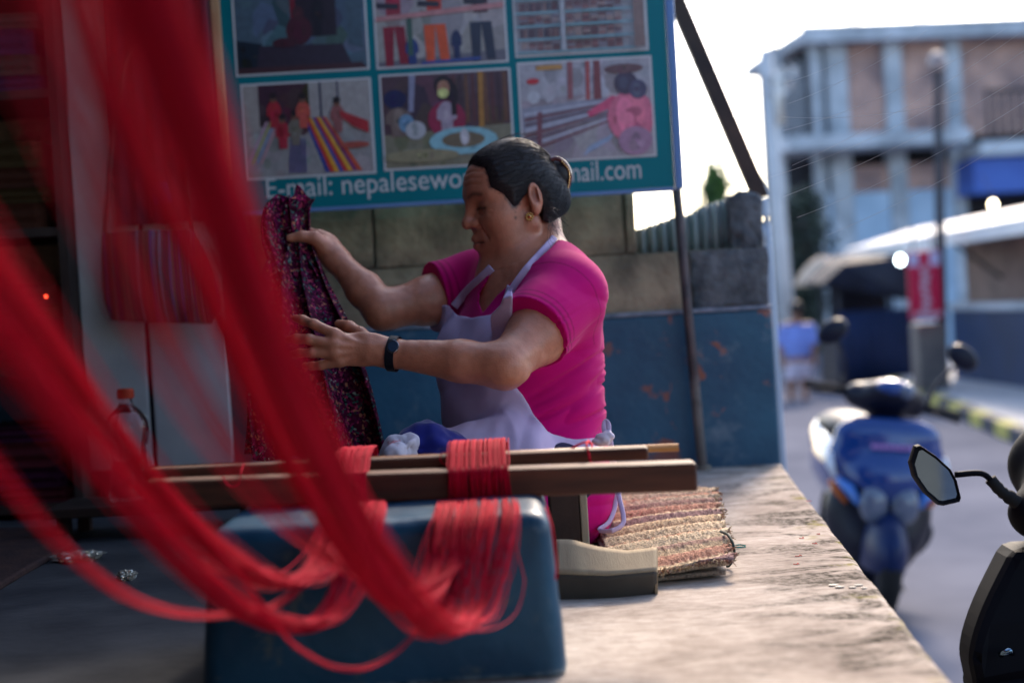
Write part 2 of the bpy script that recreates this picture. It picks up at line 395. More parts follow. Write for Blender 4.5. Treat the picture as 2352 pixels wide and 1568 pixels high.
def make_dado_mat():
    mt, n, b = nodes_of('blue_wall_paint'); v = coords(n)
    col = ramp(n, noise(n, v, 5, 6), [(.3, (.008, .058, .12)), (.7, (.020, .105, .18))])
    wear = ramp(n, noise(n, v, 9, 6, .6, .5), [(.585, (0, 0, 0)), (.63, (1, 1, 1))])
    sx = n.nodes.new('ShaderNodeSeparateXYZ'); n.links.new(v, sx.inputs[0]); k = n.nodes.new('ShaderNodeMapRange')
    k.inputs[1].default_value = -.1; k.inputs[2].default_value = .45; n.links.new(sx.outputs[0], k.inputs[0])
    w2 = mix(n, 1, wear, k.outputs[0], 'MULTIPLY'); s = n.nodes.new('ShaderNodeSeparateColor'); n.links.new(w2, s.inputs[0])
    col = mix(n, s.outputs[0], col, (.30, .085, .05))
    pale = ramp(n, noise(n, v, 6.3, 7, .7, .3), [(.56, (0, 0, 0)), (.70, (.55,) * 3)]); s2 = n.nodes.new('ShaderNodeSeparateColor'); n.links.new(pale, s2.inputs[0])
    col = mix(n, s2.outputs[0], col, (.20, .25, .29))
    n.links.new(col, b.inputs['Base Color']); b.inputs['Roughness'].default_value = .5; bump(n, b, noise(n, v, 40, 6), .35, .006); return mt
M_dado = make_dado_mat()
xd = PY(1790, 1062, WY)[0]
mb = MB()
mb.hexa([(-1.55, WY - .022, -.01), (xd, WY - .022, -.01), (xd, WY + .15, -.01), (-1.55, WY + .15, -.01)], [(-1.55, WY - .02, .392), (xr, WY - .02, .392), (xr, WY + .15, .392), (-1.55, WY + .15, .392)])
mb.build('painted_base', M_dado, wall, bevel=.006)
M_lip = mat('pale_paint_edge', (.30, .30, .36), (.12, .15, .2), rough=.7, scale=30)
mb = MB(); mb.box((-1.55, WY - .024, .3925), (xr + .001, WY - .001, .4035)); mb.build('base_lip', M_lip, wall, bevel=.003)

# ---- corrugated sheet, stone and pale pipe at the wall end
M_sheet = mat('corrugated_sheet', (.30, .34, .32), (.15, .185, .19), rough=.45, scale=5, stretch=(6, 6, .6), metal=.1)
top = [(1463, 527), (1510, 512), (1555, 496), (1578, 494), (1615, 474), (1645, 464), (1672, 458), (1690, 457)]
mb = MB(); g = []
for i in range(91):
    px = 1455 + (1695 - 1455) * i / 90; ty = np.interp(px, [a for a, _ in top], [c for _, c in top]) + 2 * math.sin(i * 1.3)
    t, bt = PY(px, ty, WY + .075), PY(px + 5, 603, WY + .075); oy = .011 * math.sin(i * 2 * math.pi / 9)
    g.append([tuple(bt + V(0, oy, 0)), tuple((t + bt) / 2 + V(0, oy, 0)), tuple(t + V(0, oy, 0))])
mb.grid(g); o = mb.build('corrugated_sheet', M_sheet, smooth=True, solid=.0025)
tag(o, 'weathered corrugated sheet standing on the wall behind the thin pole', 'sheet')
def rock(name, c, r, mt, label, cat, seed, amp=.25, sub=5):
    from mathutils import noise as mn
    bm = bmesh.new(); bmesh.ops.create_icosphere(bm, subdivisions=sub, radius=1)
    for v in bm.verts:
        p = v.co.copy(); s = max(abs(p.x), abs(p.y), abs(p.z)); p = p.lerp(p / s, .72)
        k = 1 + amp * mn.fractal(p * 1.6 + Vector((seed, 0, 0)), 1, 2, 5); v.co = Vector((p.x * r[0], p.y * r[1], p.z * r[2])) * k
    me = bpy.data.meshes.new(name); bm.to_mesh(me); bm.free(); me.materials.append(mt)
    me.polygons.foreach_set('use_smooth', np.ones(len(me.polygons), bool))
    o = bpy.data.objects.new(name, me); COL.objects.link(o); o.location = [float(x) for x in c]; return tag(o, label, cat)
c = PY(1707, 520, WY + .07)
rock('rubble_stone', c + V(0, 0, .003), (.046, .06, .084), M_rough, 'dark rough stone standing at the end of the block wall', 'stone', 3.1, .12)
M_pipe = mat('pale_plastic', (.38, .45, .56), (.30, .36, .48), rough=.35, scale=6)
a = [PY(1752, 455, 4.3), PY(1756, 490, 4.3), PY(1760, 560, 4.3), PY(1766, 612, 4.3), V(PY(1800, 1010, 4.3)[0], 4.3, STREET + .01)]
mb = MB(); mb.tube(spline(a, 16), [.014] * 16, 12)
tag(mb.build('drain_pipe', M_pipe, smooth=True), 'pale plastic pipe standing behind the end of the block wall', 'pipe')

# ---- pole carrying the sign
def make_pole_mat():
    mt, n, b = nodes_of('rusty_pole'); v = coords(n); sx = n.nodes.new('ShaderNodeSeparateXYZ'); n.links.new(v, sx.inputs[0])
    k = n.nodes.new('ShaderNodeMath'); k.operation = 'MULTIPLY_ADD'; n.links.new(noise(n, v, 14, 6), k.inputs[0]); k.inputs[1].default_value = .5
    n.links.new(sx.outputs[2], k.inputs[2])
    wear = ramp(n, noise(n, coords(n, (1, 1, .35)), 45, 6), [(.44, (.035, .025, .03)), (.62, (.16, .10, .09))])
    base = ramp(n, k.outputs[0], [(.42, (.30, .29, .28)), (.52, (.05, .04, .05))])
    n.links.new(mix(n, .45, base, wear), b.inputs['Base Color']); b.inputs['Roughness'].default_value = .6; bump(n, b, noise(n, v, 60, 5), .5, .004); return mt
pb = PZ(1606, 1072); pb[1] = min(pb[1], WY - .06); pb[2] = 0; ptp = PY(1553, 425, pb[1])
pole = thing('sign_pole', 'thin rusty metal pole with pale paint near its foot carrying the sign', 'pole', pb)
mb = MB(); mb.tube([pb, pb + (ptp - pb) * .5, ptp + (ptp - pb) * 1.4], .0125, 12); mb.build('pole_tube', make_pole_mat(), pole, smooth=True)
mb = MB(); mb.tube([pb + V(0, 0, 0), pb + V(0, 0, .012)], .022, 12); mb.build('foot_collar', M_mortar, pole, smooth=False)

# ---- leaning plank
M_plank = mat('dark_plank', (.085, .05, .04), (.045, .03, .03), rough=.7, scale=9, stretch=(1, 1, 1), bmp=.3, bscale=40)
a, c = PY(1535, -40, 3.74), PY(1747, 455, 3.72); ax = (c - a) / np.linalg.norm(c - a); sd_ = np.cross(ax, (0, 1, 0)); sd_ /= np.linalg.norm(sd_)
mb = MB(); h = .0195; a2 = a - ax * .5
mb.hexa([a2 - sd_ * h - V(0, .02, 0), a2 + sd_ * h - V(0, .02, 0), a2 + sd_ * h + V(0, .02, 0), a2 - sd_ * h + V(0, .02, 0)], [c - sd_ * h - V(0, .02, 0), c + sd_ * h - V(0, .02, 0), c + sd_ * h + V(0, .02, 0), c - sd_ * h + V(0, .02, 0)])
tag(mb.build('wooden_strut', M_plank, bevel=.003), 'dark wooden strut slanting down beside the teal sign', 'beam')

# ================================================================== the sign with its six photographs
BY = 3.42
M_teal = mat('teal_print', (.001, .175, .205), (.001, .155, .185), rough=.35, scale=3)
M_white = mat('white_print', (.62, .60, .60), (.56, .54, .54), rough=.4, scale=5)
M_print = mat_col('printed_photo', rough=.38, mott=.22, mscale=60)
bl, br_ = PY(517, 200, BY)[0], PY(1537, 200, BY)[0]; bz = PY(1080, 456, BY)[2]; bt_ = PY(1000, -130, BY)[2]
sign = thing('photo_sign', 'large teal sign with six photographs and an e-mail line', 'sign', (bl, BY, bz))
mb = MB(); mb.box((bl, BY, bz), (br_, BY + .012, bt_)); mb.build('board', M_teal, sign)
M_frameb = mat('blue_frame', (.16, .27, .48), (.10, .2, .42), rough=.3, scale=4, stretch=(1, 1, .2)); M_gaplight = mat('gap_light_cream', (.72, .50, .30), (.45, .24, .12), rough=.6, scale=10, stretch=(1, 1, .3))
mb = MB(); mb.box((br_ + .001, BY - .006, bz - .006), (br_ + .022, BY + .02, bt_)); mb.build('right_frame', M_frameb, sign, bevel=.004)
mb = MB(); mb.box((bl - .024, BY - .006, bz + .08), (bl - .001, BY + .02, bt_)); mb.build('left_gap_glow', M_gaplight, sign, bevel=.004)  # cream strip paints the sunset light showing in the gap beside the sign
mb = MB(); mb.box((bl + .004, BY - .004, bz - .010), (br_ - .002, BY + .014, bz - .001)); mb.build('bottom_hem', M_frameb, sign, bevel=.002)

PR = lambda *c: lin(*c)
def shapes_weavers():      # rows of warp threads on the floor and people at the back
    s = [('p', [(0, 0), (1, 0), (1, .55), (0, .55)], PR(150, 145, 145)), ('p', [(.12, .55), (.52, .5), (.52, 1), (.12, 1)], PR(70, 40, 55)), ('p', [(0, .5), (.12, .5), (.12, 1), (0, 1)], PR(165, 155, 150)),
         ('p', [(.52, .5), (1, .48), (1, 1), (.52, 1)], PR(165, 158, 155)), ('p', [(.60, .55), (.62, .55), (.62, 1), (.60, 1)], PR(60, 60, 80)), ('p', [(.74, .6), (.755, .6), (.755, 1), (.74, 1)], PR(60, 60, 85))]
    for k, (cc) in enumerate([(50, 60, 140), (200, 60, 40), (220, 160, 50), (60, 70, 150), (190, 50, 50), (225, 170, 60), (120, 50, 110), (200, 80, 50)]):
        s.append(('p', [(.47 + .022 * k, .62), (.49 + .022 * k, .62), (.66 + .036 * k, .02), (.62 + .036 * k, .02)], PR(*cc)))
    for k, cc in enumerate([(190, 150, 170), (170, 165, 110), (140, 150, 180), (190, 140, 150)]):
        s.append(('p', [(.17 + .03 * k, .6), (.19 + .03 * k, .6), (.02 + .035 * k, .15), (-.0 + .035 * k, .15)], PR(*cc)))
    for k in range(5): s.append(('p', [(.36 + .025 * k, .4), (.375 + .025 * k, .4), (.35 + .03 * k, .03), (.33 + .03 * k, .03)], PR(90, 80, 125)))
    for x, y, cc in [(.24, .68, (170, 40, 55)), (.30, .45, (170, 40, 60)), (.40, .48, (120, 110, 100)), (.47, .66, (190, 80, 70)), (.74, .6, (150, 90, 90))]:
        s += [('e', (x, y), (.055, .15), PR(*cc)), ('e', (x, y + .17), (.026, .05), PR(120, 80, 65)), ('e', (x, y + .195), (.028, .035), PR(40, 30, 35))]
    s += [('p', [(.76, .68), (.98, .55), (.98, .42), (.86, .5), (.76, .62)], PR(175, 45, 55)), ('e', (.86, .3), (.12, .035), PR(170, 80, 70))]; return s
def shapes_mask():         # a woman in a face mask behind a pale ring of yarn
    s = [('p', [(0, 0), (1, 0), (1, 1), (0, 1)], PR(85, 60, 70)), ('p', [(0, 0), (1, 0), (1, .42), (0, .36)], PR(130, 125, 105))]
    for k in range(9): s.append(('p', [(.55 + .05 * k, .45), (.58 + .05 * k, .45), (.58 + .05 * k, .98), (.55 + .05 * k, .98)], PR(*[(95, 55, 60), (70, 50, 60), (110, 75, 60)][k % 3])))
    s += [('p', [(.75, .4), (.79, .4), (.80, 1), (.76, 1)], PR(170, 120, 60)), ('p', [(.20, .6), (.24, .6), (.27, 1), (.22, 1)], PR(140, 140, 165)), ('e', (.1, .75), (.09, .1), PR(30, 35, 80)), ('e', (.12, .5), (.1, .16), PR(120, 100, 95)), ('e', (.18, .48), (.06, .1), PR(110, 150, 180)),
          ('e', (.5, .5), (.15, .2), PR(150, 40, 75)), ('e', (.5, .52), (.075, .18), PR(165, 150, 165)), ('e', (.49, .85), (.075, .13), PR(45, 30, 40)), ('e', (.56, .72), (.035, .18), PR(40, 28, 38)), ('e', (.485, .84), (.05, .085), PR(170, 120, 100)), ('e', (.48, .785), (.045, .055), PR(205, 205, 130)),
          ('e', (.62, .26), (.27, .15), PR(140, 190, 200)), ('e', (.62, .27), (.17, .085), PR(120, 105, 85)), ('e', (.63, .3), (.035, .09), PR(200, 195, 200)), ('e', (.28, .12), (.3, .07), PR(150, 140, 110)), ('e', (.25, .4), (.08, .1), PR(180, 180, 185))]; return s
def shapes_loom():         # a woman in a pink shirt bending over a floor loom
    s = [('p', [(0, 0), (1, 0), (1, 1), (0, 1)], PR(165, 155, 160)), ('p', [(0, .62), (1, .7), (1, 1), (0, 1)], PR(170, 165, 172)), ('p', [(0, .3), (.7, .42), (.7, .62), (0, .55)], PR(150, 150, 165))]
    for k in range(8): s.append(('p', [(.02, .08 + .055 * k), (.66, .36 + .03 * k), (.66, .375 + .03 * k), (.02, .11 + .055 * k)], PR(*[(120, 70, 80), (185, 185, 200), (105, 85, 100)][k % 3])))
    s += [('p', [(.1, .1), (.14, .1), (.16, .5), (.12, .5)], PR(125, 80, 90)), ('p', [(.36, .62), (.40, .62), (.41, 1), (.37, 1)], PR(150, 90, 95)), ('p', [(.5, .6), (.53, .6), (.54, 1), (.51, 1)], PR(175, 80, 80)), ('p', [(.56, .6), (.62, .6), (.62, 1), (.57, 1)], PR(130, 70, 75)), ('e', (.1, .82), (.05, .03), PR(190, 50, 60)), ('p', [(.13, .93), (.33, .93), (.33, .98), (.13, .98)], PR(190, 140, 80)),
          ('p', [(.45, .02), (.66, .16), (.7, .24), (.5, .12)], PR(150, 165, 190)), ('p', [(.52, .42), (.72, .52), (.76, .6), (.7, .63), (.5, .47)], PR(215, 90, 125)), ('e', (.84, .4), (.185, .27), PR(215, 115, 140)), ('e', (.86, .15), (.13, .15), PR(170, 130, 155)), ('e', (.81, .75), (.09, .12), PR(75, 65, 85)), ('e', (.9, .68), (.07, .1), PR(85, 80, 105)), ('e', (.8, .9), (.15, .05), PR(110, 80, 85))]; return s
def shapes_dim():          # a dim room with a table and a seated figure
    s = [('p', [(0, 0), (1, 0), (1, 1), (0, 1)], PR(75, 95, 110)), ('p', [(0, 0), (.22, 0), (.2, .3), (0, .35)], PR(20, 35, 50)), ('p', [(.14, 0), (.9, 0), (.82, .26), (.18, .28)], PR(52, 42, 58)), ('p', [(0, -.02), (1, -.02), (.96, .06), (0, .06)], PR(70, 40, 48)), ('p', [(.86, .25), (.98, .2), (.98, 1), (.86, 1)], PR(70, 90, 105)),
         ('p', [(.43, .35), (.78, .35), (.78, 1), (.43, 1)], PR(40, 30, 45)), ('p', [(.43, .5), (.47, .5), (.47, 1), (.43, 1)], PR(120, 25, 45)), ('e', (.55, .92), (.07, .12), PR(150, 130, 110)), ('e', (.72, .9), (.045, .12), PR(150, 140, 135)), ('e', (.49, .42), (.10, .15), PR(75, 28, 45)), ('e', (.49, .6), (.045, .07), PR(70, 35, 45)), ('e', (.64, .55), (.05, .2), PR(25, 22, 38)), ('e', (.38, .3), (.1, .05), PR(70, 30, 45))]; return s
def shapes_sewing():       # people in red at sewing machines
    s = [('p', [(0, 0), (1, 0), (1, 1), (0, 1)], PR(150, 142, 140)), ('p', [(0, 0), (1, 0), (1, .12), (0, .05)], PR(110, 105, 115))]
    for x, cc, leg in [(.14, (150, 40, 60), (140, 25, 50)), (.46, (195, 60, 45), (215, 85, 45)), (.82, (75, 40, 55), (45, 50, 70))]:
        s += [('p', [(x - .08, .0), (x - .02, .0), (x - .0, .42), (x - .09, .42)], PR(*leg)), ('p', [(x + .03, .02), (x + .1, .02), (x + .08, .42), (x, .42)], PR(*leg)), ('e', (x, .78), (.095, .26), PR(*cc)), ('e', (x, 1.03), (.05, .07), PR(140, 95, 75)), ('p', [(x - .13, .62), (x + .04, .6), (x + .04, .66), (x - .13, .68)], PR(45, 40, 55))]
    s += [('p', [(0, .48), (1, .56), (1, .62), (0, .53)], PR(190, 130, 130)), ('e', (.27, .15), (.05, .14), PR(40, 60, 120)), ('e', (.62, .2), (.04, .15), PR(35, 45, 85)), ('p', [(.24, .1), (.28, .1), (.28, .5), (.24, .5)], PR(60, 90, 80)), ('e', (.28, .85), (.05, .15), PR(90, 60, 80)), ('p', [(.34, 0), (.8, .02), (.8, .05), (.34, .03)], PR(60, 80, 150))]; return s
def shapes_shelves():      # shelves packed with folded cloth and books
    s = [('p', [(0, 0), (1, 0), (1, 1), (0, 1)], PR(160, 160, 165))]; rr = random.Random(5)
    for r in range(7):
        y = .04 + r * .14
        for c in range(12):
            x = .03 + c * .062 + (.05 if c > 4 else 0); 
            if x > .9: continue
            if c < 5 and r in (1, 3, 4):
                for q in range(4): s.append(('p', [(x + .014 * q, y), (x + .014 * q + .010, y), (x + .014 * q + .011, y + .095), (x + .014 * q + .002, y + .095)], PR(*rr.choice([(120, 60, 65), (90, 60, 75), (150, 110, 105), (70, 60, 80)]))))
            else:
                for q in range(3): s.append(('p', [(x, y + .032 * q), (x + .055, y + .032 * q), (x + .055, y + .032 * q + .026), (x, y + .032 * q + .026)], PR(*rr.choice([(150, 105, 105), (125, 85, 90), (165, 140, 135), (110, 75, 80), (140, 130, 140)]))))
        s.append(('p', [(0, y - .03), (.92, y - .03), (.92, y - .012), (0, y - .012)], PR(130, 175, 185)))
    s += [('p', [(.345, 0), (.375, 0), (.375, 1), (.345, 1)], PR(175, 175, 180)), ('p', [(.9, 0), (.98, 0), (.98, 1), (.9, 1)], PR(135, 110, 105))]; return s
def photo(x0, x1, z0, z1, shapes, label):
    mb = MB(); mb.box((x0 - .005, BY - .0016, z0 - .005), (x1 + .005, BY - .0002, z1 + .005)); f = mb.build('photo_border', M_white, sign)
    mb = MB(); k = 0
    for sh in [('p', [(0, 0), (1, 0), (1, 1), (0, 1)], PR(120, 115, 120))] + shapes:
        y = BY - .0018 - k * .00012; k += 1
        pts = sh[1] if sh[0] == 'p' else [(sh[1][0] + sh[2][0] * math.cos(a), sh[1][1] + sh[2][1] * math.sin(a)) for a in np.linspace(0, 6.283, 18, endpoint=False)]
        if sh[0] == 'e' and sh[2][1] > 1.5 * sh[2][0] and sh[2][1] > .1: pts = [(sh[1][0] + sh[2][0] * a_, sh[1][1] + sh[2][1] * b_) for a_, b_ in ((-.6, -1), (.6, -1), (.62, -.2), (1.05, -.1), (1, .45), (.6, .82), (.22, .95), (-.22, .95), (-.6, .82), (-1, .45), (-1.05, -.1), (-.62, -.2))]
        q = [(x0 + (x1 - x0) * min(max(u, 0), 1), y, z0 + (z1 - z0) * min(max(v, 0), 1)) for u, v in pts]
        mb.add(q, [tuple(range(len(q)))], sh[-1])
        a0_ = np.array(q); ext = np.ptp(a0_, axis=0); nb_ = int(min(26, 3 + 60 * ext[0] * ext[2] / ((x1 - x0) * (z1 - z0))))
        for _ in range(nb_ if (sh[0] == 'e' or k <= 3) and k > 1 and min(ext[0] / (x1 - x0), ext[2] / (z1 - z0)) > .06 else 60 * (k == 1)):
            wv = rng.dirichlet(np.ones(len(q))); c_ = wv @ a0_ if k > 1 else V(rng.uniform(x0, x1), y, rng.uniform(z0, z1)); ra_ = min(ext[0], ext[2]) * rng.uniform(.06, .22) if k > 1 else .012; st_ = rng.uniform(.5, 2.2)
            e_ = [(min(max(c_[0] + ra_ * math.cos(t), x0), x1), y - .0000018 * (_ + 1), min(max(c_[2] + ra_ * st_ * math.sin(t), z0), z1)) for t in np.linspace(0, 6.283, 7, endpoint=False)]
            mb.add(e_, [tuple(range(7))], np.clip(np.array(sh[-1]) * rng.uniform(.62, 1.4) + rng.normal(0, .012, 3), .005, .9))
    o = mb.build('printed_photo', M_print, f, recalc=False); o['label'] = label
def rect(l, r, t, b):      # left edge, right edge, top edge, bottom edge as pixel midpoints
    return PY(*l, BY)[0], PY(*r, BY)[0], PY(*b, BY)[2], PY(*t, BY)[2]
photo(*rect((563, 306), (853, 286), (702, 191), (714, 402)), shapes_weavers(), 'printed photo of weavers beside long striped warps')
photo(*rect((881, 283), (1173, 265), (1022, 169), (1032, 380)), shapes_mask(), 'printed photo of a masked woman behind a pale ring of yarn')
photo(*rect((1198, 260), (1497, 244), (1342, 141), (1353, 363)), shapes_loom(), 'printed photo of a person in pink bending over a loom')
dz = rect((563, 306), (853, 286), (702, 191), (714, 402)); hh = dz[3] - dz[2]
z1r = rect((545, 60), (840, 60), (700, -60), (696, 164))[2]
photo(*rect((540, 60), (838, 45), (700, -60), (696, 164)), shapes_dim(), 'printed photo of a dim room with a dark table')
photo(*rect((864, 60), (1158, 45), (1015, -70), (1015, 147)), shapes_sewing(), 'printed photo of people in red at sewing machines')
photo(*rect((1184, 50), (1481, 35), (1338, -90), (1337, 120)), shapes_shelves(), 'printed photo of shelves packed with folded cloth')
def text(s, x, z, y, size, mt, parent, name='lettering', width=None):
    cu = bpy.data.curves.new('t', 'FONT'); cu.body = s; cu.size = size; cu.extrude = .0004; cu.resolution_u = 4
    o = bpy.data.objects.new('t', cu); COL.objects.link(o); dg = bpy.context.evaluated_depsgraph_get()
    me = bpy.data.meshes.new_from_object(o.evaluated_get(dg)); bpy.data.objects.remove(o); bpy.data.curves.remove(cu)
    vs = np.array([v.co[:] for v in me.vertices]); fs = [tuple(p.vertices) for p in me.polygons]
    vs[:, 0] -= vs[:, 0].min(); sx = (width / vs[:, 0].max()) if width else 1
    q = np.stack([x + vs[:, 0] * sx, y - vs[:, 2], z + vs[:, 1]], 1)
    par_ = list(range(len(q)))
    def fnd(a):
        while par_[a] != a: par_[a] = par_[par_[a]]; a = par_[a]
        return a
    for f in fs:
        for c_ in f[1:]: par_[fnd(c_)] = fnd(f[0])
    grp = {}
    for f in fs: grp.setdefault(fnd(f[0]), []).append(f)
    for gf in grp.values():
        ids = sorted({i for f in gf for i in f}); mp_ = {i: k for k, i in enumerate(ids)}
        link('letter', q[ids], [tuple(mp_[i] for i in f) for f in gf], mt, parent)
tx0, tx1 = PY(612, 440, BY)[0], PY(1060, 425, BY)[0]; tz = PY(612, 456, BY)[2]
sz = (PY(900, 390, BY)[2] - PY(900, 442, BY)[2]) * 1.28
text('E-mail: nepalesewom', tx0, tz, BY - .0008, sz, M_white, sign, width=PY(1105, 420, BY)[0] - tx0)
c0 = PY(1312, 405, BY)[0]; c1 = PY(1473, 400, BY)[0]
text('mail.com', c0 - (c1 - c0) * .08, PY(1400, 413, BY)[2], BY - .0008, sz, M_white, sign, width=(c1 - c0) * 1.08)

# ================================================================== dim shop interior on the left
M_dark = mat('dark_shop_surface', (.025, .022, .03), (.014, .012, .018), rough=.85, scale=5, bmp=.3)  # one near-black colour for the shop walls and the cupboard carcass
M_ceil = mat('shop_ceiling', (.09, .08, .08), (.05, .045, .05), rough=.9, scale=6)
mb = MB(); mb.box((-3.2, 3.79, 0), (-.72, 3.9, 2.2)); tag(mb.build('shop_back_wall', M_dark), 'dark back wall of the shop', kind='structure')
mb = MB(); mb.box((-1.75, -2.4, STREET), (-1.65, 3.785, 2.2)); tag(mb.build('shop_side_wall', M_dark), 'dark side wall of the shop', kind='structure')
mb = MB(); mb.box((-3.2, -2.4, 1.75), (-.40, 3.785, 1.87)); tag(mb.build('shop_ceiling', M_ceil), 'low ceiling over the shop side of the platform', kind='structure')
mb = MB(); mb.box((-.399, -2.4, 1.50), (1.7, 1.25, 1.58)); tag(mb.build('light_block_roof', M_ceil), 'unseen low roof added over the near end of the platform to dim the yarn', kind='structure')  # unseen roof added above the camera to darken the near yarn
mb = MB(); mb.box((-1.64, -2.4, STREET), (-.30, -2.3, 1.745)); tag(mb.build('light_block_wall', M_dark), 'unseen dark wall added behind the viewpoint to keep the shop dim', kind='structure')  # added wall behind the camera, keeps light out of the shop side
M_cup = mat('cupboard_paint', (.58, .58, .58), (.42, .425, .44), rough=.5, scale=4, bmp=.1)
CY = 3.36
cx0, cx1, cx2 = PY(188, 800, CY)[0], PY(345, 900, CY)[0], PY(527, 900, CY)[0]; cz0 = PY(450, 1068, CY)[2]
cup = thing('cupboard', 'tall off-white two-door cupboard behind the red yarn', 'cupboard', ((cx0 + cx2) / 2, CY, 0))
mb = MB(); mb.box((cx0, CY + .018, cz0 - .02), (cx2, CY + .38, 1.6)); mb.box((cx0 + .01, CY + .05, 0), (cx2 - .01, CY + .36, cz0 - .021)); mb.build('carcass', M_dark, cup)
for a, c in ((cx0 + .002, cx1 - .006), (cx1 + .006, cx2 - .002)):
    mb = MB(); mb.box((a, CY, cz0), (c, CY + .016, 1.58)); d_ = mb.build('door', M_cup, cup, bevel=.003)
    mb = MB(); hx = c - .02 if c < cx1 else a + .02; mb.tube([(hx, CY - .012, .95), (hx, CY - .02, .97), (hx, CY - .02, 1.03), (hx, CY - .012, 1.05)], .004, 8); mb.build('handle', M_mortar, d_, smooth=True)
# shelf with folded cloth
SY = 3.30; sx0, sx1 = -1.60, PY(150, 500, SY)[0]
M_shelf = mat('shelf_wood', (.06, .04, .035), (.03, .022, .02), rough=.7, scale=8)
sh = thing('cloth_shelf', 'dark wooden shelf unit of folded cloth at the far left', 'shelf', ((sx0 + sx1) / 2, SY, 0))
zs = [.02, .34, .66, .98, 1.30]
for x in (sx0, sx1 - .02): mb = MB(); mb.box((x, SY, 0), (x + .02, SY + .4, 1.7)); mb.build('upright', M_shelf, sh)
for z in zs: mb = MB(); mb.box((sx0 + .021, SY + .003, z), (sx1 - .021, SY + .4, z + .02)); mb.build('shelf_board', M_shelf, sh)
cols_ = [((.10, .012, .02), 'dark red'), ((.03, .03, .09), 'navy'), ((.06, .035, .012), 'ochre'), ((.05, .006, .028), 'plum'), ((.03, .07, .06), 'bottle green'), ((.07, .022, .012), 'rust')]
shelf_names = ['lowest', 'second', 'middle', 'fourth', 'top']
for i, z in enumerate(zs):
    zz = z + .0205; side = 0
    for k in range(4):
        cc, nm = cols_[(i * 2 + k * 3 + i // 2) % 6]; hgt = .035 + .012 * ((i + k) % 3)
        mb = MB(); x0, x1 = sx0 + .04 + .012 * (k % 2), sx1 - .035 - .01 * ((k + i) % 3); prof = []
        for q in range(5):
            zq = zz + hgt * q / 4; prof.append([(x0, SY + .03 + .012 * abs(q % 2 - .5), zq), (x0 + .02, SY + .012 + .010 * (q % 2), zq), ((x0 + x1) / 2, SY + .010 + .012 * (q % 2), zq + .003), (x1 - .02, SY + .014 + .010 * (q % 2), zq), (x1, SY + .035, zq), (x1, SY + .33, zq), (x0, SY + .33, zq), (x0, SY + .03 + .012 * abs(q % 2 - .5), zq)])
        mb.grid(prof); mb.add(prof[-1][:-1], [tuple(range(7))]); mb.add(prof[0][:-1], [tuple(range(7))[::-1]])
        o = mb.build('folded_cloth', mat('cloth_' + nm.replace(' ', '_') + str(i), cc, rough=.9, scale=40, stretch=(1, 1, 4), bmp=.3), smooth=False, bevel=.004)
        tag(o, f'{nm} folded cloth, {["bottom", "second from bottom", "third from bottom", "top"][k]} of the pile on the {shelf_names[i]} shelf', 'folded cloth', 'folded cloths on the shelf'); zz += hgt + .001
mb = MB(); mb.ell(PY(105, 681, SY - .02), (.004, .004, .004)); mt, n, b = nodes_of('red_led'); b.inputs['Base Color'].default_value = (.4, .01, .01, 1); b.inputs['Emission Color'].default_value = (1, .05, .02, 1); b.inputs['Emission Strength'].default_value = 2
tag(mb.build('indicator_light', mt, smooth=True), 'tiny glowing red indicator light in the dark shop', 'light')

# hanging shawl, striped bag, blue tag
def hang(name, pts_l, pts_r, Y, mt, label, cat, folds=5, amp=.012, n=30, parent=None, thick=.003, bulge=0):
    L = spline([PY(*p, Y) for p in pts_l], 28); Rr = spline([PY(*p, Y) for p in pts_r], 28); g = []
    for i in range(28):
        v = i / 27; row = []
        for j in range(n):
            u = j / (n - 1); p = L[i] * (1 - u) + Rr[i] * u
            p[1] += amp * math.sin(u * folds * 6.283 + v * 1.5) * (.4 + .6 * v) - bulge * math.sin(math.pi * u) * math.sin(math.pi * min(1, .25 + .75 * v)) ; row.append(p)
        g.append(row)
    mb = MB(); mb.grid(g); o = mb.build(name, mt, parent, smooth=True, solid=thick)
    if parent is None: tag(o, label, cat)
    return o
M_shawl = mat('dark_shawl', (.085, .012, .025), (.04, .01, .02), rough=.95, scale=22, stretch=(3, 3, .5), sheen=.3)
hang('hanging_shawl', [(235, -40), (245, 200), (255, 400), (262, 520)], [(470, -60), (485, 200), (492, 380), (497, 505)], CY - .035, M_shawl, 'dark red fringed shawl hanging in front of the pale cupboard', 'shawl', 6, .014)
def make_stripe():
    mt, n, b = nodes_of('striped_weave'); v = coords(n); sx = n.nodes.new('ShaderNodeSeparateXYZ'); n.links.new(v, sx.inputs[0])
    nz = n.nodes.new('ShaderNodeTexNoise'); nz.noise_dimensions = '1D'; nz.inputs['Scale'].default_value = 95; nz.inputs['Detail'].default_value = 1.5
    n.links.new(sx.outputs[0], nz.inputs['W'])
    c = ramp(n, nz.outputs['Fac'], [(.30, (.05, .07, .22)), (.38, (.09, .01, .03)), (.45, (.012, .012, .018)), (.50, (.14, .10, .06)), (.55, (.07, .006, .035)), (.62, (.14, .17, .24)), (.70, (.05, .12, .10))], 'CONSTANT')
    n.links.new(c, b.inputs['Base Color']); b.inputs['Roughness'].default_value = .9; bump(n, b, noise(n, v, 160, 3), .4, .002); return mt
bag = thing('striped_bag', 'hanging woven shoulder bag with thin vertical stripes', 'bag', PY(370, 740, CY - .07))
hang('bag_body', [(238, 535), (236, 600), (240, 680), (256, 735)], [(440, 530), (478, 600), (504, 690), (488, 742)], CY - .06, make_stripe(), None, None, 3, .006, 34, bag, .012, .045)
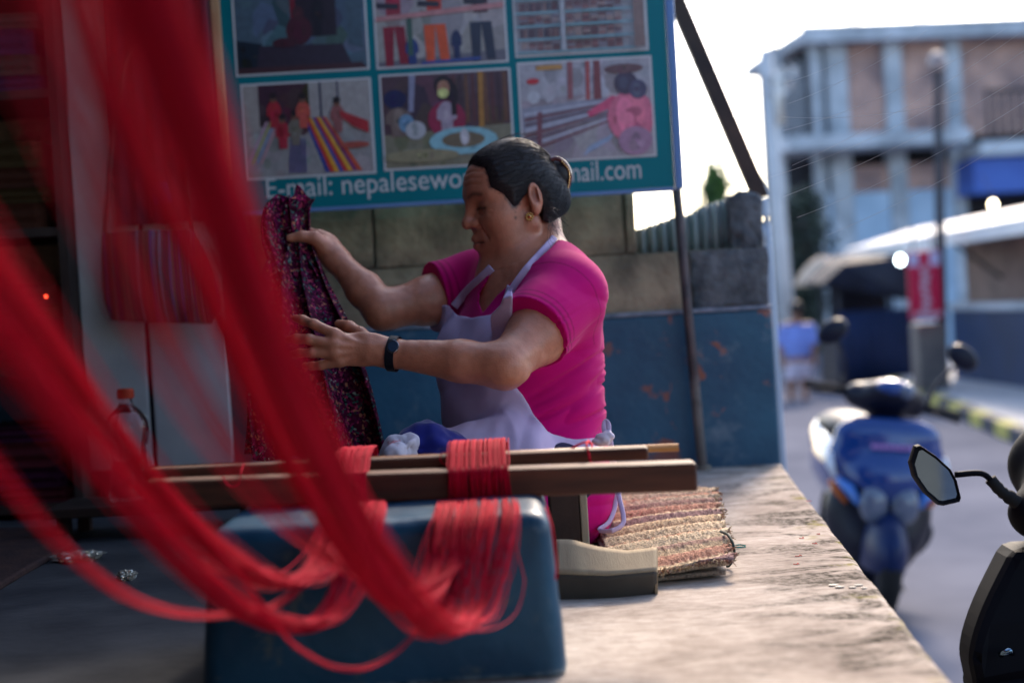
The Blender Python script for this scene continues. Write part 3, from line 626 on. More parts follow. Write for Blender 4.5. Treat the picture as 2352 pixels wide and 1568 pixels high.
mb = MB(); mb.tube(spline([PY(242, 538, CY - .06), PY(246, 470, CY - .06), PY(262, 300, CY - .06), PY(300, 120, CY - .06), PY(390, 120, CY - .06), PY(425, 330, CY - .06), PY(440, 532, CY - .06)], 40), .006, 8); mb.build('shoulder_strap', M_shelf, bag, smooth=True)
M_bluetag = mat('blue_tag', (.02, .03, .20), rough=.6, scale=10)
mb = MB(); q = [PY(*p, CY - .075) for p in ((350, 422), (382, 418), (392, 464), (358, 468))]; mb.add(q, [(0, 1, 2, 3)])
tag(mb.build('price_tag', M_bluetag, solid=.002), 'small blue square tag pinned on the dark shawl', 'tag')

# rug and wrapper on the left of the floor
M_rug = mat('brown_rug', (.075, .04, .035), (.045, .028, .03), rough=.95, scale=30, bmp=.6, bscale=120)
q = [PZ(*p) for p in ((-250, 1236), (150, 1226), (172, 1262), (60, 1325), (-60, 1400), (-420, 1420))]
mb = MB(); n_ = len(q); mb.add([p + V(0, 0, .004) for p in q] + [p + V(0, 0, .018) for p in q], [tuple(range(n_))[::-1], tuple(range(n_, 2 * n_))] + [(i, (i + 1) % n_, n_ + (i + 1) % n_, n_ + i) for i in range(n_)])
tag(mb.build('floor_rug', M_rug, bevel=.004), 'brown rug lying on the floor at the far left', 'rug')
M_foil = mat('clear_wrapper', (.75, .72, .62), (.6, .58, .5), rough=.12, scale=20, metal=.6)
def crumple(c, r, name, label):
    from mathutils import noise as mn
    bm = bmesh.new(); bmesh.ops.create_icosphere(bm, subdivisions=4, radius=1)
    for v in bm.verts: k = .7 + .6 * abs(mn.fractal(v.co * 2.2, 1, 2, 4)); v.co = Vector((v.co.x * r[0] * k, v.co.y * r[1] * k, v.co.z * r[2] * k))
    me = bpy.data.meshes.new(name); bm.to_mesh(me); bm.free(); me.materials.append(M_foil); o = bpy.data.objects.new(name, me); COL.objects.link(o); o.location = [float(x) for x in c]; tag(o, label, 'wrapper')
crumple(PZ(180, 1292) + V(0, 0, .012), (.05, .03, .012), 'plastic_wrapper', 'crumpled shiny wrapper beside the brown rug')
crumple(PZ(292, 1336) + V(0, 0, .011), (.018, .016, .011), 'foil_ball', 'small bright ball of foil on the floor behind the yarn')
# ================================================================== the street on the right, far to near
def plain(name, c, c2=None, **k): return mat(name, c, c2, **k)
# ---- unfinished brick building
bsx = V(math.sin(R(-5.6)), math.cos(R(-5.6)), 0); bex = V(bsx[1], -bsx[0], 0)
B0 = P(1845, 66, 33.0); rz = B0[2]; B0[2] = 0
def FB(px, py):
    v = ray(px, py); t = ((B0 - CAM) @ bsx) / (v @ bsx); p = CAM + v * t; return (p - B0) @ bex, p[2]
BM = np.eye(4); BM[:3, 0] = bex; BM[:3, 1] = bsx; BM[:3, 3] = B0
bld = thing('unfinished_building', 'unfinished multi-storey brick building with bare concrete columns across the street', 'building', (B0[0], B0[1], STREET))
def bb(name, u, v, z, mt, parent=bld, bevel=0):
    mb = MB(); mb.box((u[0], v[0], z[0]), (u[1], v[1], z[1]), M=BM); return mb.build(name, mt, parent, bevel=bevel)
def make_brick():
    mt, n, b = nodes_of('far_brick'); v = coords(n); br = n.nodes.new('ShaderNodeTexBrick'); br.inputs['Scale'].default_value = 1
    br.inputs['Brick Width'].default_value = .24; br.inputs['Row Height'].default_value = .075; br.inputs['Mortar Size'].default_value = .012
    br.inputs['Color1'].default_value = (.60, .34, .26, 1); br.inputs['Color2'].default_value = (.48, .26, .20, 1); br.inputs['Mortar'].default_value = (.45, .40, .40, 1)
    mp = n.nodes.new('ShaderNodeMapping'); mp.inputs['Rotation'].default_value = (R(90), 0, 0); n.links.new(v, mp.inputs[0]); n.links.new(mp.outputs[0], br.inputs['Vector'])
    k = ramp(n, noise(n, v, .9, 5), [(.36, (.45, .47, .55)), (.64, (1.2, 1.12, 1.05))]); n.links.new(mix(n, 1, br.outputs[0], k, 'MULTIPLY'), b.inputs['Base Color']); b.inputs['Roughness'].default_value = .9; return mt
M_fbrick = make_brick()
M_conc = plain('pale_concrete', (.50, .54, .60), (.27, .30, .34), rough=.85, scale=1.2)
M_bluewash = plain('blue_limewash', (.42, .55, .70), (.32, .44, .58), rough=.85, scale=1)
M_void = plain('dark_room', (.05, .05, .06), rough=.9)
M_bluepaint = plain('bright_blue_paint', (.07, .14, .45), (.05, .10, .36), rough=.5, scale=1)
u = lambda px, py=200: FB(px, py)[0]
zf = lambda py, px=2000: FB(px, py)[1]
zr = rz; zs_ = zf(318, 1990); zs2 = zf(345, 1990); zl = STREET
bb('roof', (-.0, 11), (-.0, 5.2), (zr - .28, zr), M_conc)
bb('roof_edge', (-.05, 11.05), (-.08, -.001), (zr - .33, zr + .05), M_conc)
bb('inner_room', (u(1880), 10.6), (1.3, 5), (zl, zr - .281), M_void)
for px, wd in ((1800, .22), (1893, .22), (1940, .5), (2072, .42), (2212, .36), (2420, .36)):
    bb('column', (u(px) - wd / 2, u(px) + wd / 2), (.45, .85), (zl, zr - .282), M_conc, bevel=.02)
for a, c in ((1958, 2058), (2088, 2200), (2226, 2408)):
    bb('brick_panel', (u(a), u(c)), (.62, .80), (zs_ + .02, zr - .283), M_fbrick)
bb('brick_panel', (u(1958), u(2058)), (.60, .80), (zf(436), zs2 - .3), M_fbrick)
bb('brick_panel', (u(2088), u(2200)), (.60, .80), (zf(436), zs2 - .3), M_fbrick)
bb('washed_wall', (u(1905), u(2205)), (.56, .80), (zl, zf(437)), M_bluewash)
bb('balcony', (u(1785), u(2195)), (-.75, .44), (zs2, zs_ + .05), M_conc, bevel=.03)
bb('balcony', (u(2215), 10), (-.75, .44), (zf(362, 2300), zf(330, 2300)), M_conc, bevel=.03)
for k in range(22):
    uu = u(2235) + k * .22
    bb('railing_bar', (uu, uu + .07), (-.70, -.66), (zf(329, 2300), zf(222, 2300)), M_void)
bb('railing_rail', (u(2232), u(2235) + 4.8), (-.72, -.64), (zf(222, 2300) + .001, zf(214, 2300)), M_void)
bb('blue_band', (u(2205), 10), (-.55, .5), (zf(445, 2300), zf(366, 2300)), M_bluepaint)
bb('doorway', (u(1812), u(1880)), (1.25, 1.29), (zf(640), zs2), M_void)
for px in (1815, 1838, 1862): bb('window_bar', (u(px), u(px) + .09), (.9, 1.0), (zs_ + .06, zr - .6), M_conc)
for px in (1975, 2135, 2390):
    mb = MB()
    for q in (0, .12, .25): p = B0 + bex * (u(px) + q) + bsx * .6; mb.tube([p + V(0, 0, zr + .01), p + V(.02, 0, zr + 1.2 + q)], .025, 6)
    mb.build('rebar', M_void, bld)

# ---- trees
def leafy(name, label, cat, base, hgt, prof, n, leaf, cols, trunk_r, seed):
    r2 = np.random.default_rng(seed); t = thing(name, label, cat, base)
    mb = MB(); pts = [base + V(.05 * math.sin(k * 1.7), .04 * math.cos(k), hgt * k / 6) for k in range(7)]
    mb.tube(pts, [trunk_r * (1 - .13 * k) for k in range(7)], 8)
    for k in range(7):
        a = k * 2.4; z = hgt * (.25 + .09 * k); rr = np.interp(z / hgt, [p for p, _ in prof], [q for _, q in prof]) * .8
        mb.tube([base + V(0, 0, z), base + V(math.cos(a) * rr * .5, math.sin(a) * rr * .5, z + rr * .3), base + V(math.cos(a) * rr, math.sin(a) * rr, z + rr * .4)], [trunk_r * .35, trunk_r * .2, trunk_r * .06], 5)
    mb.build('trunk', M_plank, t, smooth=True)
    mb = MB()
    cl = [(r2.uniform(.12, .99), r2.uniform(0, 6.283), r2.uniform(.25, 1) ** .5) for _ in range(n // 14)]
    for z, a, q in cl:
        rr = np.interp(z, [p for p, _ in prof], [w_ for _, w_ in prof]) * q; c = base + V(math.cos(a) * rr, math.sin(a) * rr, z * hgt); cc = cols[r2.integers(len(cols))]
        for _ in range(14):
            p = c + r2.normal(0, leaf * 1.5, 3); d1 = r2.normal(0, 1, 3); d1 /= np.linalg.norm(d1); d2 = np.cross(d1, r2.normal(0, 1, 3)); d2 /= np.linalg.norm(d2)
            mb.add([p - d1 * leaf, p + d2 * leaf * .45, p + d1 * leaf, p - d2 * leaf * .45], [(0, 1, 2, 3)], np.array(cc) * r2.uniform(.7, 1.3))
    tag(mb.build('crown', M_leaf, t, recalc=False), kind='stuff')
M_leaf = mat_col('leaves', rough=.6, mott=.2)
tp = P(1643, 388, 27); leafy('conifer', 'small pointed green tree behind the block wall', 'tree', V(tp[0], tp[1], STREET), tp[2] - STREET, [(0, .1), (.15, .9), (.45, .75), (.75, .38), (1, .02)], 3800, .085, [(.05, .13, .02), (.08, .18, .03), (.035, .09, .02)], .09, 3)
tp = P(1838, 440, 30); leafy('dark_shrub', 'dark bushy tree beside the pale utility pole', 'tree', V(tp[0], tp[1], STREET), tp[2] - STREET, [(0, .1), (.3, .2), (.55, .42), (.8, .5), (.95, .3), (1, .05)], 2600, .09, [(.02, .035, .03), (.03, .05, .035)], .08, 5)

tp = P(1858, 655, 40); leafy('far_shrub', 'pale green shrub far down the street beyond the walking person', 'tree', V(tp[0], tp[1], STREET), tp[2] - STREET, [(0, .5), (.3, .9), (.7, .8), (1, .1)], 1600, .1, [(.16, .24, .08), (.22, .28, .12), (.10, .17, .06)], .09, 9)
# ---- utility pole
M_upole = plain('utility_concrete', (.50, .52, .55), (.40, .42, .46), rough=.8, scale=2)
ub = PZ(1816, 862, STREET); ut = P(1757, 115, ub[1]); up = thing('utility_pole', 'tall pale concrete utility pole in front of the unfinished building', 'pole', ub)
mb = MB(); mb.tube([ub, (ub + ut) / 2, ut], [.17, .145, .115], 12); mb.build('pole_shaft', M_upole, up, smooth=True)
d_ = ub[1]
for py, ww in ((182, .5), (215, .42)):
    c = P(1762, py, d_); mb = MB(); mb.box(c + V(-ww * .15, -.16, -.04), c + V(ww, -.10, .04)); arm = mb.build('cross_arm', M_conc, up)
    for k in range(2): q = c + V(ww * (.5 + .4 * k), -.13, .041); mb = MB(); mb.lathe([(.03, 0), (.05, .03), (.03, .06), (.05, .09), (.02, .13)], q, 10); mb.build('insulator', M_white, arm, smooth=True)
c = P(1785, 235, d_); mb = MB(); mb.tube([c + V(0, -.12, -.42), c + V(0, -.14, .1), c + V(.02, -.12, .5)], [.09, .1, .07], 10); mb.build('junction_box', plain('pale_box', (.75, .73, .70), rough=.5), up, smooth=True)

# ---- right hand street side: kerb, pavement, walls, awning
ka, kb = PZ(2167, 918, STREET + .14), PZ(2352, 992, STREET + .14)
kd = (kb - ka); kd[2] = 0; kd /= np.linalg.norm(kd); kn = V(-kd[1], kd[0], 0); kn = kn if kn[0] > 0 else -kn
M_yel = plain('yellow_kerb_paint', (.42, .38, .10), (.30, .28, .09), rough=.8, scale=4); M_blk = plain('black_kerb_paint', (.035, .045, .07), rough=.8, scale=4)
M_pave = plain('pavement_concrete', (.46, .46, .48), (.36, .36, .38), rough=.85, scale=1.5)
mb = MB(); s0 = ka - kd * 14
def quad_box(a, dx, dy, z0, z1, mb): mb.hexa([V(*(a)[:2], z0), V(*(a + dx)[:2], z0), V(*(a + dx + dy)[:2], z0), V(*(a + dy)[:2], z0)], [V(*(a)[:2], z1), V(*(a + dx)[:2], z1), V(*(a + dx + dy)[:2], z1), V(*(a + dy)[:2], z1)])
quad_box(s0 + kn * .16, kd * 26, kn * 5, STREET - .1, STREET + .135, mb)
pav = tag(mb.build('pavement', M_pave), 'pale raised pavement beside the painted kerb', kind='structure')
kerb = tag(bpy.data.objects.new('kerb', None), 'kerb painted in yellow and black blocks', kind='structure'); COL.objects.link(kerb); kerb.location = ka
for k in range(40):
    mb = MB(); quad_box(s0 + kd * (k * .62 + .01), kd * .60, kn * .155, STREET - .1, STREET + .14, mb); mb.build('kerb_stone', M_yel if k % 2 else M_blk, kerb, bevel=.015)
WX = 6.2
p0, p1 = PX(2186, 708, WX), PX(2352, 694, WX); zc = p1[2]
M_navy = plain('navy_wall_paint', (.012, .035, .10), (.010, .028, .075), rough=.6, scale=2)
M_brown = plain('brown_render', (.27, .19, .16), (.16, .115, .10), rough=.9, scale=1.6, bmp=.4)
yn, yf = 10.0, p0[1]
nav = thing('roadside_wall', 'low navy painted wall with a pale coping on the right side of the street', 'wall', (WX, (yn + yf) / 2, STREET))
mb = MB(); mb.box((WX, yn, STREET + .1), (WX + .25, yf, zc - .09)); mb.build('wall_body', M_navy, nav)
mb = MB(); mb.box((WX - .05, yn, zc - .089), (WX + .30, yf + .03, zc)); mb.build('coping', M_conc, nav, bevel=.01)
bw = thing('brown_house', 'brown rendered house wall under a long white awning', 'building', (WX + .6, (yn + yf) / 2, STREET))
za = PX(2352, 500, WX)[2]
mb = MB(); mb.box((WX + .32, yn, STREET), (WX + 3, yf + .3, za + .1)); mb.build('house_wall', M_brown, bw)
a0, a1 = PX(2352, 508, 5.75), PX(1940, 560, 5.75); zt = PX(2352, 462, 6.6)[2]
mb = MB(); zlo = a0[2]
mb.hexa([(5.75, yn, zlo - .03), (6.9, yn, zlo + .25), (6.9, a1[1], zlo + .25), (5.75, a1[1], zlo - .03)], [(5.75, yn, zlo + .04), (6.9, yn, zlo + .33), (6.9, a1[1], zlo + .33), (5.75, a1[1], zlo + .04)])
M_awn = plain('white_awning', (.66, .66, .68), (.55, .56, .6), rough=.5, scale=1.5)
aw = mb.build('awning', M_awn, bw)
mb = MB(); mb.box((5.735, yn, zlo - .14), (5.749, a1[1], zlo + .035)); mb.build('valance', M_awn, aw)
for y in np.linspace(yn + 1, a1[1] - .3, 6): mb = MB(); mb.tube([(6.5, y, zlo - .6), (5.80, y, zlo - .04)], .025, 6); mb.build('awning_bracket', M_void, bw)

# ---- sign pole with the red board
pbs = PZ(2166, 893, STREET + .135); pts_ = P(2153, 160, pbs[1])
lp = thing('street_post', 'slim dark street post in a square concrete foot beside the red board', 'post', pbs)
mb = MB(); mb.tube([pbs, pts_], [.075, .05], 10); mb.build('post_shaft', M_void, lp, smooth=True)
a = P(2112, 742, pbs[1]); hgt = a[2] - pbs[2]; mb = MB(); mb.box(pbs + V(-.33, -.16, 0), pbs + V(.05, .2, hgt)); mb.build('concrete_foot', plain('foot_concrete', (.14, .125, .12), (.09, .08, .085), scale=3), lp, bevel=.03)
mb = MB(); mb.lathe([(.02, -.02), (.09, 0), (.12, .07), (.10, .16), (.04, .22)], pts_, 14); mb.build('post_lantern', mat('lantern_glass', (.30, .25, .26), rough=.25), lp, smooth=True)
M_red = plain('red_sign_paint', (.50, .012, .055), (.42, .010, .05), rough=.45, scale=3)
sgY = pbs[1] - .35
q0, q1 = PY(2084, 578, sgY), PY(2166, 730, sgY)
rs = thing('red_board', 'tall red hanging board with pale vertical lettering by the dark post', 'sign', ((q0[0] + q1[0]) / 2, sgY, q1[2]))
mb = MB(); mb.box((q0[0], sgY, q1[2]), (q1[0], sgY + .05, q0[2])); mb.build('board', M_red, rs, bevel=.01)
M_pink = plain('pale_pink_print', (.55, .33, .42), rough=.5); M_lil = plain('lilac_print', (.50, .45, .66), rough=.5)
wq, hq = q1[0] - q0[0], q0[2] - q1[2]
for a, c in ((.02, .32), (.68, .98)): mb = MB(); mb.box((q0[0] + wq * a, sgY - .006, q0[2] - hq * .22), (q0[0] + wq * c, sgY - .001, q0[2] - hq * .02)); mb.build('corner_patch', M_lil, rs)
for k in range(6):                                        # the pale brush marks running down the middle
    z = q0[2] - hq * (.22 + .115 * k); cx = q0[0] + wq * (.5 + .03 * math.sin(k * 2)); mb = MB()
    pts = [V(cx + wq * .11 * math.sin(t * 2.2 + k), sgY - .004, z - hq * .10 * t / 3) for t in np.linspace(0, 3, 9)]; mb.tube(pts, .022, 6, flat=.2, ref=(0, 1, 0)); mb.build('lettering', M_pink, rs)
mb = MB(); mb.box((q0[0] + wq * .1, sgY - .006, q1[2] + hq * .03), (q1[0] - wq * .06, sgY - .001, q1[2] + hq * .1)); mb.build('base_line', M_pink, rs)
for x in (.2, .8): mb = MB(); mb.tube([(q0[0] + wq * x, sgY + .02, q0[2]), (q0[0] + wq * x, sgY + .02, q0[2] + .3)], .012, 6); mb.build('hanger', M_void, rs)

# ---- stall, parasol, bulbs
sb = PZ(1995, 884, STREET); st = thing('market_stall', 'dark covered market stall with a pitched dark canopy', 'stall', sb); d_ = sb[1]
M_tarp = plain('dark_tarp', (.012, .016, .035), (.008, .010, .02), rough=.7, scale=3); M_tarpb = plain('navy_tarp', (.012, .025, .08), rough=.6, scale=2)
q = [P(1886, 655, d_ - .6), P(1935, 610, d_ - .6), P(1965, 586, d_ - .3), P(2090, 582, d_ - .3), P(2104, 660, d_ - .6), P(2090, 690, d_ - .6)]
mb = MB(); back = [p + V(.05, 1.6, .05) for p in q]; n_ = len(q); mb.add(q + back, [tuple(range(n_)), tuple(range(n_, 2 * n_))[::-1]] + [(i, (i + 1) % n_, n_ + (i + 1) % n_, n_ + i) for i in range(n_)]); mb.build('canopy', M_tarp, st, bevel=.05)
a, c = P(1906, 706, d_), P(2092, 880, d_)
for x in (a[0] + .04, c[0] - .04):
    for y in (d_ - .4, d_ + .7): mb = MB(); mb.tube([(x, y, STREET), (x, y, P(1990, 640, d_)[2])], .035, 8); mb.build('corner_post', M_void, st, smooth=True)
mb = MB(); mb.box((a[0], d_ - .45, STREET + .05), (c[0], d_ + .8, P(1990, 760, d_)[2])); mb.build('counter', M_tarp, st, bevel=.04)
mb = MB(); g = [[(a[0] + (c[0] - a[0]) * i / 24, d_ - .47 + .035 * math.sin(i * 1.9), z) for i in range(25)] for z in (STREET + .04, STREET + .5, P(1990, 712, d_)[2])]; mb.grid(g); mb.build('front_drape', M_tarpb, st, smooth=True, solid=.01)
mb = MB(); mb.box((a[0] + .15, d_ + .65, STREET + .9), (c[0] - .1, d_ + .7, P(1990, 650, d_)[2])); mb.build('back_cloth', M_tarp, st)
pp = PZ(1890, 868, STREET); pt = P(1888, 588, pp[1]); pr = thing('parasol', 'pale beige market parasol beyond the dark stall', 'parasol', pp)
mb = MB(); rr = 70 * pp[1] / FPX; hz = 66 * pp[1] / FPX; ribs = 8; g = []
for i in range(8):
    t = i / 7; g.append([tuple(pt + V(rr * t * math.cos(a) * (1 - .05 * (k % 4 == 2)), rr * t * math.sin(a), -hz * t ** 1.7)) for k, a in enumerate(np.linspace(0, 6.2832, 33))])
mb.grid(g); mb.build('canopy', plain('beige_canvas', (.62, .47, .36), rough=.8), pr, smooth=True, solid=.01)
mb = MB(); mb.tube([pp, pt + V(0, 0, .06)], .03, 8); mb.build('pole', M_void, pr, smooth=True)
def bulb(c, col, label, e=7, r=.05):
    t = thing('hanging_bulb', label, 'lamp', c)
    mt, n, b = nodes_of('lit_bulb'); b.inputs['Base Color'].default_value = (.8, .8, .8, 1); b.inputs['Emission Color'].default_value = tuple(col) + (1,); b.inputs['Emission Strength'].default_value = e
    mb = MB(); mb.ell(c, (r, r, r * 1.25)); mb.build('globe', mt, t, smooth=True)
    mb = MB(); mb.tube([c + V(0, 0, r * 1.2), c + V(0, 0, r * 2.4)], r * .5, 8); mb.build('cap', M_void, t, smooth=True)
    mb = MB(); mb.tube([c + V(0, 0, r * 2.4), c + V(0, .3, r * 2.4 + .25)], r * .12, 5); mb.build('cable', M_void, t)
bulb(P(2068, 597, d_ - .9), (.75, .95, 1), 'small white lit bulb hanging beside the red board')
bulb(P(2281, 470, 14.2), (1, .85, .55), 'warm lit bulb hanging at the edge of the white awning', 5, .035)

# ---- person walking away
from mathutils import noise as MN
def field_obj(F, name, mt, parent, cols=None):
    vs, fs = F.mesh(); return link(name, vs, [tuple(x) for x in fs.tolist()], mt, parent, True, cols)
wp = PZ(1846, 918, STREET); wd = wp[1]; pxs = wd / FPX
def Q(px, py, dy=0): p = P(px, py, wd); p[1] += dy; return p
S_ = wp
person = thing('person', 'person in a blue shirt and pale shorts walking away down the street', 'person', wp)
F = Field(wp + V(-.55, -.5, -.02), wp + V(.55, .5, 1.75), .016)
hd = Q(1828, 712); sh_l, sh_r = Q(1801, 752), Q(1862, 752); hp = Q(1834, 826)
F.put(pe(hd, (.078, .09, .11)), .01).put(pc(hd, Q(1830, 750), .05, .06), .03)
F.put(pc(sh_l + V(.03, 0, 0), sh_r + V(-.03, 0, 0), .075), .04).put(pe(Q(1832, 785), (.17, .11, .24)), .05).put(pe(hp, (.155, .11, .13)), .05)
for s, sh_, el, ha in ((-1, sh_l, Q(1792, 793, .03), Q(1796, 828, -.06)), (1, sh_r, Q(1868, 790, -.05), Q(1868, 824, -.1))):
    F.put(pc(sh_, el, .055, .042), .03).put(pc(el, ha, .042, .028), .02).put(pe(ha + V(0, 0, -.05), (.03, .035, .06)), .02)
for a, k, f in ((Q(1822, 838), Q(1817, 880, -.02), Q(1820, 916, .06)), (Q(1846, 838), Q(1851, 880, .06), Q(1849, 916, -.05))):
    F.put(pc(a, k, .085, .058), .03).put(pc(k, f, .055, .035), .02).put(pe(f + V(0, .05, -.0), (.04, .11, .035)), .02)
M_skin2 = plain('far_skin', (.30, .15, .10), rough=.6); field_obj(F, 'body', M_skin2, person)
G = Field(F.lo, F.lo + F.h * (np.array(F.n) - 1), F.h)
G.put(pc(sh_l + V(.03, 0, 0), sh_r + V(-.03, 0, 0), .09), .04).put(pe(Q(1832, 790), (.21, .14, .27)), .05)
for sh_, el in ((sh_l, Q(1794, 785, .03)), (sh_r, Q(1867, 783, -.05))): G.put(pc(sh_, el, .075, .066), .03)
X_, Y_, Z_ = G.axes(); G.f = np.maximum(G.f, np.maximum(Z_ - Q(1830, 745)[2], Q(1830, 836)[2] - Z_)).astype(np.float32); field_obj(G, 'shirt', plain('blue_shirt', (.20, .28, .66), (.16, .22, .55), rough=.8, scale=6), person)
G = Field(F.lo, F.lo + F.h * (np.array(F.n) - 1), F.h); G.put(pe(hp, (.175, .13, .14)), .05)
for a, k in ((Q(1822, 838), Q(1817, 878, -.02)), (Q(1846, 838), Q(1851, 878, .06))): G.put(pc(a, k, .105, .09), .04)
G.f = np.maximum(G.f, np.maximum(Q(1830, 870)[2] - Z_, Z_ - Q(1830, 832)[2])).astype(np.float32); field_obj(G, 'shorts', plain('pale_shorts', (.58, .52, .64), rough=.8), person)
G = Field(hd - .2, hd + .2, .012); G.put(pe(hd + V(0, -.015, .02), (.088, .098, .11)), .01); X_, Y_, Z_ = G.axes(); G.f = np.maximum(G.f, hd[2] - .05 - Z_ - 0 * X_).astype(np.float32); field_obj(G, 'hair', plain('far_hair', (.02, .018, .02), rough=.5), person)

# ---- blue scooter on its stand, facing the camera
M_blue = mat('blue_scooter_paint', (.004, .040, .20), (.003, .032, .16), rough=.2, scale=3, coat=.8)
M_dk = mat('dark_scooter_plastic', (.006, .008, .022), rough=.38, scale=5); M_lens = mat('headlamp_lens', (.12, .15, .22), (.06, .08, .14), rough=.08, scale=8, coat=1)
M_amber = mat('amber_lens', (.55, .13, .03), rough=.2, scale=6); M_clear = mat('pale_lens', (.70, .72, .78), rough=.12, scale=6); M_chrome = mat('mirror_glass', (.16, .24, .32), (.13, .20, .28), rough=.03, metal=1, scale=2); M_tyre = mat('tyre_rubber', (.018, .018, .02), rough=.85, scale=20); M_seat = mat('seat_vinyl', (.02, .02, .022), rough=.5, scale=30)
sc_loc = PZ(2018, 1420, STREET)
scoot = thing('blue_scooter', 'blue scooter leaning on its side stand and facing the camera', 'scooter', sc_loc, (0, R(6.5), R(-3)))
def fld(name, prims, mt, parent, lo, hi, h=.011, cut=None):
    F = Field(lo, hi, h)
    for p in prims: F.put(p[0], p[1], p[2] if len(p) > 2 else False)
    if cut: F.f = np.maximum(F.f, cut(*F.axes())).astype(np.float32)
    vs, fs = F.mesh(); return link(name, vs, [tuple(x) for x in fs.tolist()], mt, parent, True, local=True)
def mt_(name, prm, mt, parent, **k): return prm.build(name, mt, parent, smooth=True, local=True, **k)
fld('front_apron', [(pe((0, .06, .69), (.25, .10, .19)), .01), (pe((0, .0, .60), (.17, .10, .13)), .06), (pe((0, .05, .80), (.22, .07, .08)), .05)], M_blue, scoot, (-.32, -.15, .4), (.32, .25, .95), cut=lambda X, Y, Z: np.maximum(.50 + .55 * np.abs(X) - Z, Z - .872 + 0 * Y) + 0 * Y)
fld('lower_fairing', [(pe((0, .16, .44), (.235, .15, .24)), .01), (pc((0, .12, .32), (0, .2, .14), .17, .10), .08)], M_dk, scoot, (-.32, -.15, .02), (.32, .45, .75))
fld('front_mudguard', [(pe((0, .02, .30), (.10, .26, .19)), .01)], mat('navy_plastic', (.004, .016, .075), rough=.35), scoot, (-.2, -.35, .05), (.2, .4, .55), cut=lambda X, Y, Z: .22 - Z + 0 * X + 0 * Y)
fld('rear_body', [(pe((0, .95, .58), (.165, .50, .19)), .01), (pe((0, 1.3, .68), (.13, .25, .12)), .06)], M_blue, scoot, (-.3, .3, .3), (.3, 1.7, .9))
fld('seat', [(pe((0, .90, .77), (.15, .42, .07)), .01)], M_seat, scoot, (-.25, .4, .6), (.25, 1.45, .9))
mb = MB(); mb.box((-.18, .25, .26), (.18, .62, .31)); mt_('footboard', mb, M_dk, scoot, bevel=.02)
for y in (-.0, 1.18):
    mb = MB(); an = np.linspace(0, 6.2832, 33)[:-1]; mb.tube([(0, y + .185 * math.cos(a), .235 + .185 * math.sin(a)) for a in an], .05, 8, closed=True, ref=(1, 0, 0)); wh = mt_('wheel', mb, M_tyre, scoot)
    mb = MB(); mb.lathe([(.03, -.03), (.13, -.02), (.14, 0), (.13, .02), (.03, .03)], (0, y, .235), 20, ax=0); mt_('rim', mb, M_dk, wh)
for s in (-1, 1):
    mb = MB(); mb.ell((s * .066, -.07, .505), (.064, .04, .085)); mt_('headlight', mb, M_lens, scoot)
    mb = MB(); mb.tube([(s * .125, -.062, .50), (s * .165, -.035, .56), (s * .21, .01, .60)], [.024, .040, .024], 10, flat=.6); mt_('side_lamp', mb, mat('blue_lens', (.06, .20, .60), rough=.15, coat=1), scoot)
    mb = MB(); mb.tube([(s * .175, -.025, .50), (s * .215, .005, .55), (s * .238, .03, .585)], [.016, .026, .016], 10, flat=.6); mt_('indicator', mb, M_amber, scoot)
    mb = MB(); mb.tube([(s * .226, .005, .605), (s * .246, .02, .66), (s * .245, .035, .71)], [.014, .026, .014], 10, flat=.6); mt_('position_lamp', mb, M_clear, scoot)
hb = lambda x, y, z: (x * math.cos(R(9)) + (z - .95) * math.sin(R(9)), y, .95 - x * math.sin(R(9)) + (z - .95) * math.cos(R(9)))
fld('handlebar_cover', [(pe(hb(.0, .13, .955), (.155, .10, .075)), .01), (pe(hb(.0, .06, .985), (.10, .07, .05)), .05), (pc(hb(-.13, .15, .94), hb(.13, .15, .94), .05), .04), (pc((0, .16, .93), (0, .14, .78), .06, .07), .04)], M_dk, scoot, (-.3, -.1, .7), (.3, .35, 1.15))
mb = MB(); mb.ell(hb(.0, .045, .998), (.085, .062, .045)); mt_('cowl', mb, M_blue, scoot)
mb = MB(); mb.ell(hb(.055, .0, 1.0), (.035, .03, .035)); mt_('cowl_lens', mb, M_lens, scoot)
for s in (-1, 1):
    mb = MB(); mb.tube([hb(s * .15, .15, .945), hb(s * .24, .17, .945), hb(s * .35, .20, .94)], [.02, .019, .019], 10); mt_('grip', mb, M_tyre, scoot)
    mb = MB(); mb.tube([hb(s * .17, .13, .93), hb(s * .25, .10, .925), hb(s * .33, .12, .915)], .008, 6); mt_('brake_lever', mb, M_dk, scoot)
    mb = MB(); tip = hb(s * .27, .12, 1.165); mb.tube(spline([hb(s * .19, .15, .965), hb(s * .205, .14, 1.06), tip], 10), .0075, 8); st_ = mt_('mirror_stalk', mb, M_dk, scoot)
    mb = MB(); mm_ = np.array([[math.cos(R(35 * -s)), 0, -math.sin(R(35 * -s))], [0, 1, 0], [math.sin(R(35 * -s)), 0, math.cos(R(35 * -s))]]); mb.ell(np.array(tip) + V(s * .02, 0, .03), (.075, .026, .05), M=mm_); mt_('mirror_housing', mb, M_dk, st_)
mb = MB(); mb.tube([(.10, .55, .26), (.17, .56, .12), (.235, .58, .01)], .014, 8); mb.tube([(.235, .52, .012), (.235, .64, .012)], .016, 8); mt_('side_stand', mb, M_dk, scoot)
mb = MB(); mb.tube(spline([(.15, .35, .20), (.24, .33, .26), (.285, .35, .34), (.25, .37, .39), (.20, .36, .33), (.19, .36, .24)], 24), .013, 8); mt_('foot_guard', mb, M_dk, scoot)
M_let = mat('pink_lettering', (.42, .22, .55), rough=.4, scale=5)
for k in range(8):                                        # pale pink badge, too soft to read
    x = -.085 + .0225 * k; mb = MB(); mb.box((x, -.062, .742), (x + .015, -.040, .762)); mb.build('badge_letter', M_let, scoot, local=True)

